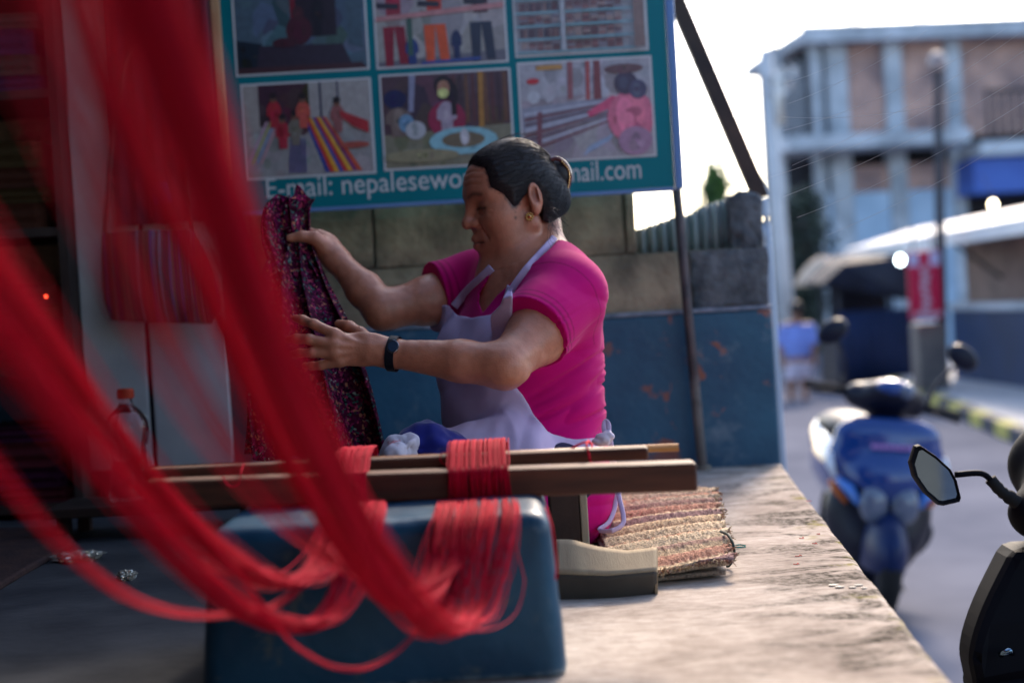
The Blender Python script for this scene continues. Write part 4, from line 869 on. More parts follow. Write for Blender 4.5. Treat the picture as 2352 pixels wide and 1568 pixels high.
# ---- black scooter at the right edge, seen from the rider's side
nl = V(1.16, 2.52, STREET); nsc = thing('black_scooter', 'black scooter at the right edge showing its angular mirror', 'scooter', nl)
M_blk2 = mat('black_scooter_plastic', (.003, .003, .006), (.002, .002, .005), rough=.65, scale=6, spec=.1)
def nP(px, py, d): return P(px, py, d) - nl
def nfld(name, prims, mt, lo, hi, h=.008, cut=None, parent=nsc): return fld(name, prims, mt, parent, lo, hi, h, cut)
hc = nP(2352, 1120, 2.52)
nfld('handlebar_cover', [(pe(hc + V(.135, .02, -.02), (.125, .10, .10)), .01), (pe(hc + V(.03, -.01, -.045), (.062, .06, .05)), .03), (pe(V(.0, .12, hc[2] + .02), (.25, .12, .13)), .06)], M_blk2, hc + V(-.15, -.25, -.25), hc + V(.8, .35, .35))
ls = [nP(2330, 1262, 2.5), nP(2262, 1400, 2.47), nP(2232, 1500, 2.45), nP(2240, 1568, 2.45), nP(2262, 1640, 2.45)]
mb = MB(); out = [tuple(p) for p in spline(ls + [V(-.24, -.05, .42), V(-.20, -.03, .30)], 26)]
full = out + [(-x, y, z) for x, y, z in out[::-1]]; n_ = len(full)
fr = [(x, y, z) for x, y, z in full]; bk = [(x * .985, y + .10, z) for x, y, z in full]
mb.add(fr + bk, [tuple(range(n_)), tuple(range(n_, 2 * n_))[::-1]] + [(i, (i + 1) % n_, n_ + (i + 1) % n_, n_ + i) for i in range(n_)]); mb.build('leg_shield', M_blk2, nsc, bevel=.018, local=True)
kx = nP(2308, 1494, 2.43); mb = MB(); mb.tube([kx + V(-.008, 0, -.006), kx + V(.004, -.012, .004), kx + V(.012, 0, -.004)], .006, 8); mt_('bag_hook', mb, M_chrome, nsc)
nfld('steering_column', [(pc((0, .12, .95), (0, .30, .45), .075, .09), .01)], M_blk2, (-.2, -.05, .3), (.2, .5, 1.1))
nfld('rear_body', [(pe((0, -.75, .58), (.19, .52, .20)), .01)], M_blk2, (-.3, -1.4, .3), (.3, -.1, .9), .014)
nfld('seat', [(pe((0, -.72, .76), (.15, .45, .07)), .01)], M_seat, (-.25, -1.3, .6), (.25, -.2, .9), .014)
mb = MB(); mb.box((-.19, -.35, .26), (.19, .12, .31)); mt_('footboard', mb, M_blk2, nsc, bevel=.02)
for y in (.32, -.92):
    mb = MB(); mb.tube([(0, y + .185 * math.cos(a), .235 + .185 * math.sin(a)) for a in an], .05, 8, closed=True, ref=(1, 0, 0)); wh = mt_('wheel', mb, M_tyre, nsc)
    mb = MB(); mb.lathe([(.03, -.03), (.13, -.02), (.14, 0), (.13, .02), (.03, .03)], (0, y, .235), 20, ax=0); mt_('rim', mb, M_dk, wh)
mb = MB(); mb.tube(spline([nP(2352, 1165, 2.50), nP(2325, 1145, 2.50), nP(2300, 1128, 2.5), nP(2275, 1100, 2.5)], 14), np.r_[np.full(7, .0125), np.full(7, .0105)] * (1 + .08 * np.sin(np.arange(14) * 2.6)), 12); mt_('rubber_boot', mb, M_tyre, nsc)
mb = MB(); mb.tube(spline([nP(2280, 1106, 2.5), nP(2262, 1090, 2.5), nP(2240, 1086, 2.5), nP(2194, 1090, 2.5)], 16), .0055, 10); stk = mt_('mirror_stalk', mb, M_blk2, nsc)
ol = [(2105, 1026), (2114, 1023), (2150, 1047), (2184, 1078), (2198, 1104), (2207, 1141), (2204, 1150), (2170, 1158), (2158, 1156), (2128, 1130), (2102, 1092), (2094, 1060)]
ctr = np.mean(ol, axis=0); mb = MB(); rings = []
for s, dd in ((1.0, 2.462), (1.035, 2.468), (1.05, 2.48), (1.0, 2.497), (.72, 2.508), (.2, 2.512)):
    off = (2.462 - dd) * 260; rings.append([tuple(nP(ctr[0] + (x - ctr[0]) * s + off, ctr[1] + (y - ctr[1]) * s, dd)) for x, y in ol])
n_ = len(ol); vs = [p for r_ in rings for p in r_]; fs = [(i * n_ + k, i * n_ + (k + 1) % n_, (i + 1) * n_ + (k + 1) % n_, (i + 1) * n_ + k) for i in range(5) for k in range(n_)] + [tuple(5 * n_ + k for k in range(n_))]
inn = [tuple(nP(ctr[0] + (x - ctr[0]) * .87, ctr[1] + (y - ctr[1]) * .87, 2.465)) for x, y in ol]; k0 = len(vs); vs += inn; fs += [(k, (k + 1) % n_, k0 + (k + 1) % n_, k0 + k) for k in range(n_)]
mb.add(vs, fs); hous = mb.build('mirror_housing', M_blk2, stk, smooth=False, local=True)
nrm = np.array([-.30, -1, .12]); 
mb = MB(); mb.add([tuple(nP(ctr[0] + (x - ctr[0]) * .89, ctr[1] + (y - ctr[1]) * .89, 2.467)) for x, y in ol], [tuple(range(n_))]); gl = mb.build('mirror_glass', M_chrome, stk, local=True)
# ================================================================== things on the platform
# ---- blue painted block that carries the loom bars
M_bluec = mat('blue_block_paint', (.018, .075, .14), (.009, .042, .088), rough=.38, scale=6, bmp=.25, bscale=30, bdist=.006)
_n = M_bluec.node_tree; _g = _n.nodes.new('ShaderNodeNewGeometry'); _b = _n.nodes['Principled BSDF']; _o = _b.inputs['Base Color'].links[0].from_socket
_w = ramp(_n, _g.outputs['Pointiness'], [(.515, (0, 0, 0)), (.545, (1, 1, 1))]); _w2 = ramp(_n, noise(_n, coords(_n), 38, 7, .7), [(.42, (0, 0, 0)), (.60, (1, 1, 1))])
_s = _n.nodes.new('ShaderNodeSeparateColor'); _n.links.new(mix(_n, 1, _w, _w2, 'MULTIPLY'), _s.inputs[0]); _c = mix(_n, _s.outputs[0], _o, (.22, .28, .32))
_w3 = ramp(_n, noise(_n, coords(_n), 17, 8, .72, .4), [(.59, (0, 0, 0)), (.64, (.85, .85, .85))]); _s3 = _n.nodes.new('ShaderNodeSeparateColor'); _n.links.new(_w3, _s3.inputs[0])
_n.links.new(mix(_n, _s3.outputs[0], _c, (.075, .105, .12)), _b.inputs['Base Color'])
bzt = .192; bx0, bx1 = P(470, 1400, 1.63)[0], P(1262, 1190, 1.63)[0]
def rounded_block():
    mb = MB(); nu, nv = 40, 14; F = Field((bx0 - .03, 1.58, -.01), (bx1 + .04, 2.0, .22), .006)
    return F
F = Field((bx0 - .03, 1.57, -.02), (bx1 + .05, 1.99, .23), .005); X_, Y_, Z_ = F.axes()
cxm, hx_ = (bx0 + bx1) / 2, (bx1 - bx0) / 2; rad = .022
flare = np.maximum(0, (.19 - Z_)) * .06
qx = np.abs(X_ - cxm) - (hx_ - rad) - flare; qy = np.abs(Y_ - 1.785) - (.150 - rad) - flare * .6; qz = Z_ - (bzt - rad) + 0 * X_
F.f = (np.sqrt(np.maximum(qx, 0) ** 2 + np.maximum(qy, 0) ** 2 + np.maximum(qz, 0) ** 2) + np.minimum(np.maximum(np.maximum(qx, qy), qz), 0) - rad).astype(np.float32)
F.f = np.maximum(F.f, .001 - Z_).astype(np.float32)
vs, fs = F.mesh(); nn = normals(vs, fs)
from mathutils import noise as mnz
dv = np.array([mnz.fractal(Vector(p) * 9, 1, 2, 4) for p in vs]); vs = vs + nn * (dv * .0022)[:, None]
o = link('painted_block', vs, [tuple(x) for x in fs.tolist()], M_bluec, None, True); tag(o, 'blue painted block with rounded edges under the loom bars', 'block')

# ---- loom bars
M_wood = mat('loom_wood', (.12, .040, .021), (.05, .018, .012), rough=.6, spec=.3, scale=6, stretch=(.7, 7, 7), bmp=.2, bscale=30)
M_wood2 = mat('loom_wood_pale', (.13, .055, .034), (.065, .03, .022), rough=.5, scale=6, stretch=(.7, 7, 7), bmp=.2, bscale=30)
M_bamboo = mat('shed_stick', (.45, .20, .06), (.32, .13, .04), rough=.4, scale=8, stretch=(.6, 5, 5))  # warm sunlight on the stick is put into its orange colour
def bar(name, pl, pr_, d, hpx, dep, mt, label, zbot=None, dr=None):
    """a straight wooden bar between two bottom corner pixels, hpx pixels tall"""
    a, c = P(*pl, d), P(*pr_, dr or d); h = hpx * d / FPX
    mb = MB(); dp = V(0, dep, 0); mb.hexa([a, c, c + dp, a + dp], [a + V(0, 0, h), c + V(0, 0, h), c + dp + V(0, 0, h), a + dp + V(0, 0, h)])
    o = mb.build(name, mt, bevel=.004); return tag(o, label, 'loom bar')
bar('loom_beam', (330, 1172), (1604, 1128), 1.80, 66, .045, M_wood, 'thickest wooden loom beam, the lowest bar lying on the blue block')
bar('heddle_bar', (330, 1107), (1491, 1056), 1.865, 30, .03, M_wood, 'middle wooden loom bar tied with red thread above the thick beam')
a, c = P(640, 1066, 1.93), P(1558, 1027, 1.93)
mb = MB(); mb.tube([a, (a + c) / 2, c], .0055, 10); tag(mb.build('shed_stick', M_bamboo, smooth=True), 'thin stick coloured orange for the sunlight, lying on top of the loom bars', 'stick')
# far support box under the bars
M_dwood = mat('dark_box_wood', (.06, .035, .028), (.03, .02, .018), rough=.7, scale=8, bmp=.3)
sp = PZ(1262, 1360); a = P(1265, 1200, 2.18); c = P(1352, 1200, 2.18)
mb = MB(); mb.box((a[0], 2.18, .002), (c[0] - .012, 2.30, P(1300, 1128, 2.18)[2])); t = thing('support_box', 'dark wooden support box behind the blue block', 'box', ((a[0] + c[0]) / 2, 2.18, 0)); mb.build('box_body', M_dwood, t, bevel=.003)
mb = MB(); mb.box((c[0] - .0115, 2.178, .002), (c[0], 2.30, P(1300, 1128, 2.18)[2])); mb.build('box_edge', mat('box_edge_wood', (.36, .30, .22), rough=.7, scale=9), t, bevel=.002)

# ---- cardboard
M_card = mat('brown_cardboard', (.34, .27, .18), (.26, .20, .135), rough=.85, scale=7, stretch=(6, 1, .5), bmp=.2, bscale=90)
M_cardshade = mat('shaded_cardboard', (.075, .065, .055), (.05, .045, .04), rough=.8, scale=8)  # shade on the lower half put into a darker cardboard colour
cb = PZ(1285, 1390); ct = thing('cardboard_piece', 'bent piece of brown cardboard with its lower half coloured darker for shade standing on the platform', 'cardboard', cb)
def cpt(px, py, d): return P(px, py, d)
def card(ly, ry, name, mt, tops, bots, d0, d1, par):
    mb = MB(); g = []
    for i in range(25):
        u = i / 24; px = 1278 + (1508 - 1278) * u; ty = np.interp(u, *zip(*tops)); by = np.interp(u, *zip(*bots)); row = []
        for j in range(7): v = j / 6; row.append(tuple(P(px, ty + (by - ty) * v, d0 + (d1 - d0) * v - .012 * math.sin(u * 3.1))))
        g.append(row)
    mb.grid(g); return mb.build(name, mt, par, smooth=True, solid=.004)
fold = [(0, 1318), (.5, 1322), (1, 1311)]
up_ = card(0, 0, 'upper_flap', M_card, [(0, 1240), (.15, 1240), (.4, 1256), (.7, 1266), (1, 1258)], fold, 2.13, 2.075, ct)
card(0, 0, 'shaded_lower_half', M_cardshade, [(k, y + 1.2) for k, y in fold], [(0, 1386), (.5, 1380), (1, 1365)], 2.074, 2.085, ct)
mb = MB(); g = [[tuple(P(1508, 1258 + (1365 - 1258) * v, 2.13 - .055 * min(1, v * 2) + w_ * .09)) for v in (0, .5, 1)] for w_ in (.02, .5, 1)]; mb.grid(g); mb.build('side_flap', M_card, ct, solid=.004)

# ---- folded woven mat
def make_mat_mat():
    mt, n, b = nodes_of('striped_rug'); a = n.nodes.new('ShaderNodeVertexColor'); a.layer_name = 'Col'; v = coords(n)
    k = ramp(n, noise(n, v, 260, 3, .7), [(.36, (.35, .33, .32)), (.5, (.95, .95, .95)), (.66, (1.25, 1.2, 1.15))]); n.links.new(mix(n, 1, a.outputs[0], k, 'MULTIPLY'), b.inputs['Base Color'])
    b.inputs['Roughness'].default_value = .95; bump(n, b, noise(n, v, 300, 3, .7), 1, .004); return mt
M_mat = make_mat_mat()
mt_loc = PZ(1500, 1290); mt_t = thing('woven_mat', 'folded striped woven mat with frayed edges under the seated woman', 'mat', mt_loc)
# four corners of the top sheet by pixel and height above the platform
def PH(px, py, z): v = ray(px, py); return CAM + v * ((z - H) / v[2])
TL, TR, BR_, BL = PH(1340, 1140, .035), PH(1636, 1122, .052), PH(1678, 1288, .028), PH(1420, 1325, .018)
nu, nv = 70, 150; g = []; gc = []; stripes = [(.66, .47, .29), (.52, .33, .20), (.70, .52, .34), (.55, .28, .18), (.74, .57, .38), (.34, .20, .16), (.64, .46, .29), (.46, .22, .15), (.68, .51, .33), (.32, .18, .17)]
for i in range(nv):
    v = i / (nv - 1); L, Rr = TL * (1 - v) + BL * v, TR * (1 - v) + BR_ * v
    for j in range(nu):
        u = j / (nu - 1); p = L * (1 - u) + Rr * u; ph = v * 11 + .55 * u - .25 * math.sin(u * 3)
        p = p + V(0, 0, .0045 * math.sin(ph * 6.283) + .010 * math.sin(u * 2.6) * math.sin(v * 3.1) + rng.normal(0, .0009)); p[0] += (rng.normal(0, .0035) + .004 * math.sin(ph * 6.283)) * (j == nu - 1)
        g.append(p); c = stripes[int(ph * 1.7 + 40) % 10]; gc.append(np.array(c) * rng.uniform(.75, 1.15))
g = np.array(g); gc = np.array(gc); F_ = [(i * nu + j, i * nu + j + 1, (i + 1) * nu + j + 1, (i + 1) * nu + j) for i in range(nv - 1) for j in range(nu - 1)]
o = link('top_sheet', g, F_, M_mat, mt_t, True, gc, solid=.006)
for k, dz_ in enumerate((.55, .12)):
    q = g.reshape(nv, nu, 3)[::3, ::3].copy(); q[..., 2] *= dz_; q[..., 2] += .004; q[..., 0] -= .006 * (k + 1); q[..., 1] += .006
    mb = MB(); mb.grid(q, (.30, .23, .18) if k else (.42, .33, .25)); mb.build('under_layer', M_mat, mt_t, smooth=True, solid=.006)
mb = MB()
G_ = g.reshape(nv, nu, 3)
for e in range(420):                                       # frayed edge tufts along the right and front edges
    if rng.random() < .65: i, j = rng.integers(0, nv), nu - 1; dr = V(1, rng.normal(0, .5), rng.normal(0, .5))
    else: i, j = nv - 1, rng.integers(8, nu); dr = V(rng.normal(0, .4), -1, rng.normal(-.2, .4))
    p = G_[i, j]; l = rng.uniform(.003, .010); dr = dr / np.linalg.norm(dr); mb.tube([p, p + dr * l * .6 + rng.normal(0, .0012, 3), p + dr * l + rng.normal(0, .002, 3)], [.0011, .0009, .0005], 4, np.array(stripes[rng.integers(10)]) * .9)
tag(mb.build('frayed_edge', M_mat, mt_t, recalc=False), kind='stuff')
M_dgreen = mat('dark_cord', (.03, .05, .05), rough=.8, scale=20); M_teald = mat('teal_thread', (.02, .22, .20), rough=.7, scale=20)
a = PH(1662, 1225, .03); mb = MB(); mb.tube(spline([PH(1655, 1220, .045), PH(1672, 1228, .05), PH(1684, 1250, .04), PH(1686, 1278, .02), PH(1676, 1297, .006), PH(1668, 1300, .004)], 24), .0022, 8); mb.build('edge_loop', M_dgreen, mt_t, smooth=True)
mb = MB(); mb.tube([PH(1684, 1252, .003), PH(1700, 1250, .0025), PH(1712, 1252, .002)], .0013, 6); mb.tube([PH(1682, 1257, .003), PH(1698, 1256, .0025), PH(1713, 1255, .002)], .0013, 6); tag(mb.build('teal_thread', M_teald), 'short teal thread lying beside the woven mat', 'thread')

# ---- bottle
M_pet = bpy.data.materials.new('clear_plastic'); M_pet.use_nodes = True; b = M_pet.node_tree.nodes['Principled BSDF']; b.inputs['Transmission Weight'].default_value = 1; b.inputs['Roughness'].default_value = .06; b.inputs['IOR'].default_value = 1.22; b.inputs['Base Color'].default_value = (.88, .92, .95, 1); b.inputs['Coat Weight'].default_value = .6
M_cap = mat('orange_cap', (.55, .06, .02), (.45, .045, .02), rough=.4, scale=12)
bd = 3.0; bt = P(302, 1125, bd); s = bd / FPX
bot = thing('plastic_bottle', 'clear curved plastic bottle with an orange-red cap behind the red yarn', 'bottle', (bt[0], bt[1], bt[2] - .02)); base_z = bt[2] - .02
prof = [(.001, 4), (46, 0), (50, 6), (50, 18), (41, 70), (37, 95), (41, 118), (49, 150), (50, 166), (46, 184), (33, 202), (20, 214), (15, 222), (15, 236), (13, 237)]
prof = [(r_ * s, z * s + .001) for r_, z in prof]; pz = np.array(prof); tt = np.linspace(0, 1, len(pz)); t2 = np.linspace(0, 1, 50); prof2 = np.stack([np.interp(t2, tt, pz[:, 0]), np.interp(t2, tt, pz[:, 1])], 1)
mb = MB(); mb.lathe(prof2, (bt[0], bt[1], base_z), 36); mb.build('bottle_body', M_pet, bot, smooth=True)
mb = MB(); zc_ = base_z + 232 * s; mb.lathe([(17 * s, 0), (18.5 * s, 1.5 * s), (18.5 * s, 20 * s), (17 * s, 23 * s), (.5 * s, 24 * s)], (bt[0], bt[1], zc_), 32); mb.build('cap', M_cap, bot)
for k in range(24): 
    an_ = k * 6.283 / 24; mb = MB() if k == 0 else mb; q = V(bt[0] + math.cos(an_) * 18.8 * s, bt[1] + math.sin(an_) * 18.8 * s, zc_); mb.tube([q + V(0, 0, 3 * s), q + V(0, 0, 18 * s)], .8 * s, 4)
mb.build('cap_ridges', M_cap, bot)
sl = thing('low_bench', 'low dark wooden bench carrying the plastic bottle', 'bench', (bt[0], bt[1], 0))
mb = MB(); mb.box((bt[0] - .16, bt[1] - .09, base_z - .022), (bt[0] + .28, bt[1] + .10, base_z - .001)); mb.build('bench_top', M_dwood, sl, bevel=.003)
for x in (-.14, .24):
    for y in (-.07, .07): mb = MB(); mb.box((bt[0] + x, bt[1] + y, .001), (bt[0] + x + .025, bt[1] + y + .025, base_z - .0225)); mb.build('leg', M_dwood, sl)

# ---- the flowered cloth the woman holds
def make_flower():
    mt, n, b = nodes_of('flowered_cloth'); v = coords(n)
    vo = n.nodes.new('ShaderNodeTexVoronoi'); vo.inputs['Scale'].default_value = 210; vo.inputs['Randomness'].default_value = 1
    dv_ = n.nodes.new('ShaderNodeTexNoise'); dv_.inputs['Scale'].default_value = 60; n.links.new(v, dv_.inputs['Vector'])
    vv = mix(n, .03, v, dv_.outputs['Color'], 'ADD'); n.links.new(vv, vo.inputs['Vector'])
    sp = n.nodes.new('ShaderNodeSeparateColor'); n.links.new(vo.outputs['Color'], sp.inputs[0])
    c = ramp(n, sp.outputs[0], [(0, (.055, .004, .020)), (.36, (.016, .003, .012)), (.54, (.22, .010, .065)), (.63, (.36, .035, .09)), (.68, (.025, .10, .085)), (.76, (.42, .15, .09)), (.80, (.09, .005, .035)), (.93, (.26, .30, .26)), (.945, (.08, .005, .05))], 'CONSTANT')
    n.links.new(c, b.inputs['Base Color']); b.inputs['Roughness'].default_value = .9; b.inputs['Specular IOR Level'].default_value = .08
    bump(n, b, noise(n, v, 120, 3), .3, .002); return mt
M_flower = make_flower()
cl = thing('flowered_cloth', 'dark pink flowered cloth gathered in the woman\'s raised hand', 'cloth', P(740, 1040, 2.5))
def sheet(name, lpts, rpts, folds, amp, seed, nv=90, nu=90, parent=cl, ph0=0, thick=.0022, mt=None, env=None):
    L = spline([P(*p) for p in lpts], nv); Rr = spline([P(*p) for p in rpts], nv); g = []
    for i in range(nv):
        v = i / (nv - 1); row = []; e = amp * (env(v) if env else (.25 + .75 * min(1, v * 1.6)))
        for j in range(nu):
            u = j / (nu - 1); p = L[i] * (1 - u) + Rr[i] * u; a = u * folds * 6.283 + ph0 + 1.1 * math.sin(v * 3 + seed) + 2.0 * v * (u - .5)
            p = p + V(.35 * e * math.cos(a * 1.0 + 1), -e * math.sin(a) - .4 * e * math.sin(2.3 * a + seed), .004 * math.sin(a * .7 + v * 9)); row.append(p)
        g.append(row)
    mb = MB(); mb.grid(g); return mb.build(name, mt or M_flower, parent, smooth=True, solid=thick)
sheet('main_drape', [(640, 560, 2.74), (600, 640, 2.68), (572, 760, 2.60), (552, 900, 2.54), (548, 1052, 2.52)], [(716, 552, 2.76), (760, 640, 2.72), (812, 740, 2.63), (862, 880, 2.57), (902, 1048, 2.55)], 3.2, .026, 1.0)
sheet('upper_fold', [(640, 452, 2.75), (608, 480, 2.73), (598, 540, 2.72), (606, 600, 2.71), (628, 680, 2.68)], [(668, 446, 2.76), (672, 470, 2.76), (676, 520, 2.76), (690, 560, 2.76), (735, 640, 2.71)], 1.0, .016, 2.0, ph0=1.0)
sheet('raised_corner', [(655, 462, 2.765), (672, 500, 2.77), (682, 560, 2.78)], [(714, 452, 2.80), (712, 500, 2.80), (708, 560, 2.79)], .5, .022, .5, nv=50, nu=40, ph0=2.2, env=lambda v: 1.2 - v)
sheet('raised_corner', [(655, 464, 2.762), (668, 448, 2.765), (680, 428, 2.78)], [(672, 500, 2.785), (695, 480, 2.795), (715, 452, 2.80)], .5, .010, 1.4, nv=30, nu=30, env=lambda v: 1 - .6 * v)
# ---- cloths on the lap
M_royal = mat('royal_blue_cloth', (.008, .012, .17), (.006, .008, .12), rough=.8, scale=9, sheen=.3)
M_lav = mat('lavender_cotton', (.56, .45, .64), (.44, .35, .54), rough=.85, scale=5, bmp=.25, bscale=260, bdist=.001)
M_whitec = mat('white_patterned_cloth', (.55, .50, .58), (.40, .12, .14), rough=.8, scale=26, lo=.33, hi=.42)
def lump(name, prims, mt, label, cat, lo, hi, amp=.006, fr=30, h=.004):
    F = Field(lo, hi, h)
    for p, k in prims: F.put(p, k)
    vs, fs = F.mesh(); nn = normals(vs, fs); dv = np.array([mnz.turbulence(Vector(p) * fr, 3, False) for p in vs]); dv -= dv.mean()
    o = link(name, vs + nn * (dv * amp)[:, None], [tuple(x) for x in fs.tolist()], mt, None, True); return tag(o, label, cat)
c1_, c2_, c3_ = P(958, 1030, 2.30), P(1000, 1018, 2.32), P(1050, 1035, 2.34)
lump('blue_cloth', [(pe(c2_, (.040, .05, .026)), .01), (pe(c1_, (.03, .04, .02)), .03), (pe(c3_, (.03, .04, .018)), .03)], M_royal, 'royal blue cloth bunched on the woman\'s lap behind the loom bars', 'cloth', c2_ - .13, c2_ + .13, .016, 14)
c1_ = P(932, 1022, 2.27); lump('patterned_cloth', [(pe(c1_, (.022, .03, .02)), .01), (pe(P(915, 1042, 2.27), (.02, .03, .015)), .02)], M_whitec, 'small pale patterned cloth crumpled beside the blue cloth', 'cloth', c1_ - .08, c1_ + .08, .014, 26, .003)

# ---- bits on the platform
M_redbit = mat('red_thread_scrap', (.50, .03, .03), rough=.8); M_flake = mat('pale_flake', (.62, .58, .52), rough=.8)
for k, (px, py) in enumerate([(1872, 1250), (1842, 1237), (1880, 1228), (1835, 1278), (1830, 1297), (1858, 1152)]):
    p = PZ(px, py) + V(0, 0, .0015); mb = MB(); a = rng.uniform(0, 3.1); q = V(math.cos(a), math.sin(a), 0) * rng.uniform(.003, .006)
    mb.tube(spline([p - q, p + V(.002, .003, .001), p + q * .6 + V(.003, -.002, 0), p + q * 1.3], 10), .0007, 5); tag(mb.build('thread_scrap', M_redbit), 'tiny red thread scrap on the mossy side of the platform', 'thread', 'red thread scraps on the platform')
for px, py in [(1913, 1345), (1928, 1349), (1985, 1352), (1972, 1345), (1958, 1350)]:
    p = PZ(px, py) + V(0, 0, .001); mb = MB(); r_ = rng.uniform(.003, .008); n_ = 9; q = [p + V(math.cos(t) * r_ * rng.uniform(.8, 1.2), math.sin(t) * r_ * .6, 0) for t in np.linspace(0, 6.283, n_, endpoint=False)]
    mb.add([x for x in q] + [x + V(0, 0, .0012) for x in q], [tuple(range(n_))[::-1], tuple(range(n_, 2 * n_))] + [(i, (i + 1) % n_, n_ + (i + 1) % n_, n_ + i) for i in range(n_)]); tag(mb.build('pale_flake', M_flake), 'small pale flake lying on the dark stain at the platform edge', 'flake', 'pale flakes on the platform edge')
# ================================================================== the weaver
DW = 2.60
wr = PZ(1330, 1262); woman = thing('person', 'woman in a magenta shirt and lavender apron sitting at the loom and holding up cloth', 'person', (wr[0], wr[1], 0))
HY, HP = R(20), R(10)                                     # head turned towards the camera, bowed
fh = V(-math.cos(HY), -math.sin(HY), 0); hF = fh * math.cos(HP) - V(0, 0, math.sin(HP)); hU = fh * math.sin(HP) + V(0, 0, math.cos(HP)); hL = np.cross(hU, hF)
HC = P(1191, 466, 2.66); HM = np.array([hF, hL, hU])
def hp_(f, l, u): return HC + hF * f + hL * l + hU * u
TY = R(27); tF = V(-math.cos(TY), -math.sin(TY), 0); tU = V(0, 0, 1); tL = np.cross(tU, tF); TM = np.array([tF, tL, tU])
lo_ = np.array([P(640, 700, 2.6)[0], 2.10, .0]); hi_ = np.array([P(1420, 700, 2.6)[0], 3.02, P(1200, 290, 2.6)[2]])
hs = .0026
B = Field(lo_, hi_, hs)
# head
hd_ = [(pe(hp_(.002, 0, .038), (.080, .070, .077), HM), .01), (pe(hp_(.046, 0, .038), (.050, .060, .052), HM), .03), (pe(hp_(.040, 0, -.018), (.052, .063, .074), HM), .03)]
for s in (1, -1):
    hd_ += [(pc(hp_(.005, s * .052, -.042), hp_(.076, s * .013, -.109), .020, .015), .022), (pe(hp_(.058, s * .041, -.020), (.027, .024, .025), HM), .025), (pe(hp_(.050, s * .036, -.066), (.025, .021, .030), HM), .03)]
hd_ += [(pe(hp_(.085, 0, -.108), (.017, .020, .017), HM), .016), (pe(hp_(.074, 0, -.060), (.024, .031, .032), HM), .02)]
for p, k in hd_: B.put(p, k)
for s in (1, -1):
    B.put(pc(hp_(.084, s * .014, .031), hp_(.070, s * .047, .028), .0095, .008), .014)
    B.put(pe(hp_(.099, s * .033, .008), (.016, .018, .0125), HM), .012, True)
    B.put(pe(hp_(.0745, s * .033, .0075), (.0145, .0175, .0125), HM), .006)
    B.put(pc(hp_(.0885, s * .024, .0035), hp_(.0795, s * .047, .0045), .0016, .0014), .003, True)      # lid line
B.put(pc(hp_(.088, 0, .026), hp_(.105, 0, -.014), .0075, .0095), .012).put(pe(hp_(.1065, 0, -.0175), (.0115, .0115, .0105), HM), .008)
for s in (1, -1): B.put(pe(hp_(.094, s * .0125, -.0205), (.0115, .0085, .0085), HM), .006).put(pe(hp_(.1035, s * .0062, -.0285), (.005, .0035, .003), HM), .004, True)
for s in (1, -1):
    B.put(pc(hp_(.0975, 0, -.0475), hp_(.0855, s * .022, -.0545), .0068, .004), .008)
    B.put(pc(hp_(.0965, 0, -.0605), hp_(.0850, s * .020, -.0580), .0075, .0045), .008)
    B.put(pc(hp_(.1045, 0, -.0542), hp_(.0895, s * .0245, -.0572), .0016, .0014), .004, True)
    B.put(pc(hp_(.089, s * .0215, -.026), hp_(.0845, s * .033, -.050), .0020, .0012), .008, True)     # smile fold
    # ear
    em = np.array([hF * .93 + hL * s * .36, hL * s * .93 - hF * .36, hU]); ec = hp_(-.006, s * .0745, .004)
    B.put(pe(ec, (.0160, .0085, .0275), em), .006).put(pe(ec + hL * s * .0085 + hF * .002 + hU * .004, (.0098, .0068, .0180), em), .003, True)
    B.put(pe(ec - hU * .024 + hF * .004, (.0085, .006, .010), em), .006).put(pc(ec + hL * s * .006 + hF * -.004 + hU * .012, ec + hL * s * .006 - hF * .005 - hU * .010, .0022, .002), .003)
# neck, torso
nb = P(1234, 640, 2.66)
B.put(pc(hp_(-.030, 0, -.045), nb + V(.010, 0, 0), .043, .050), .012)
shL, shR = P(1303, 680, 2.535), P(1092, 660, 2.78)
chest = P(1222, 760, 2.655); belly = P(1205, 930, 2.65); hips = P(1232, 1120, 2.62)
torso = [(pc(nb, shL + (nb - shL) * .2, .055, .058), .05), (pc(nb, shR + (nb - shR) * .2, .055, .056), .05),
         (pe(chest, (.112, .150, .13), TM), .05), (pe(chest - tF * .014 + tU * .07 , (.088, .142, .088), TM), .04), (pe(belly, (.138, .155, .17), TM), .06), (pe(hips, (.118, .155, .115), TM), .05)]
for s in (1, -1): torso.append((pe(chest + tF * .075 + tL * s * .072 - tU * .045, (.070, .070, .068), TM), .04))
for p, k in torso: B.put(p, k)
B.put(pc(shL, shL, .054), .03).put(pc(shR, shR, .058), .03)
# arms
eL, wL = P(1158, 840, 2.37), P(893, 811, 2.41)
fL = eL + (wL - eL) * .38
B.put(pc(shL, P(1238, 764, 2.45), .054, .052), .03).put(pc(P(1238, 764, 2.45), eL, .050, .0355), .02).put(pc(eL, fL, .0375, .0345), .02).put(pc(fL, wL, .0345, .0235), .015).put(pe(eL + V(.012, 0, -.010), (.027, .027, .022)), .012)
eR, wR = P(880, 712, 2.70), P(772, 596, 2.76)
fR = eR + (wR - eR) * .4
B.put(pc(shR, P(985, 690, 2.735), .056, .046), .03).put(pc(P(985, 690, 2.735), eR, .044, .037), .02).put(pc(eR, fR, .036, .033), .015).put(pc(fR, wR, .033, .0225), .015).put(pe(eR + V(-.002, 0, -.012), (.026, .026, .022)), .012)
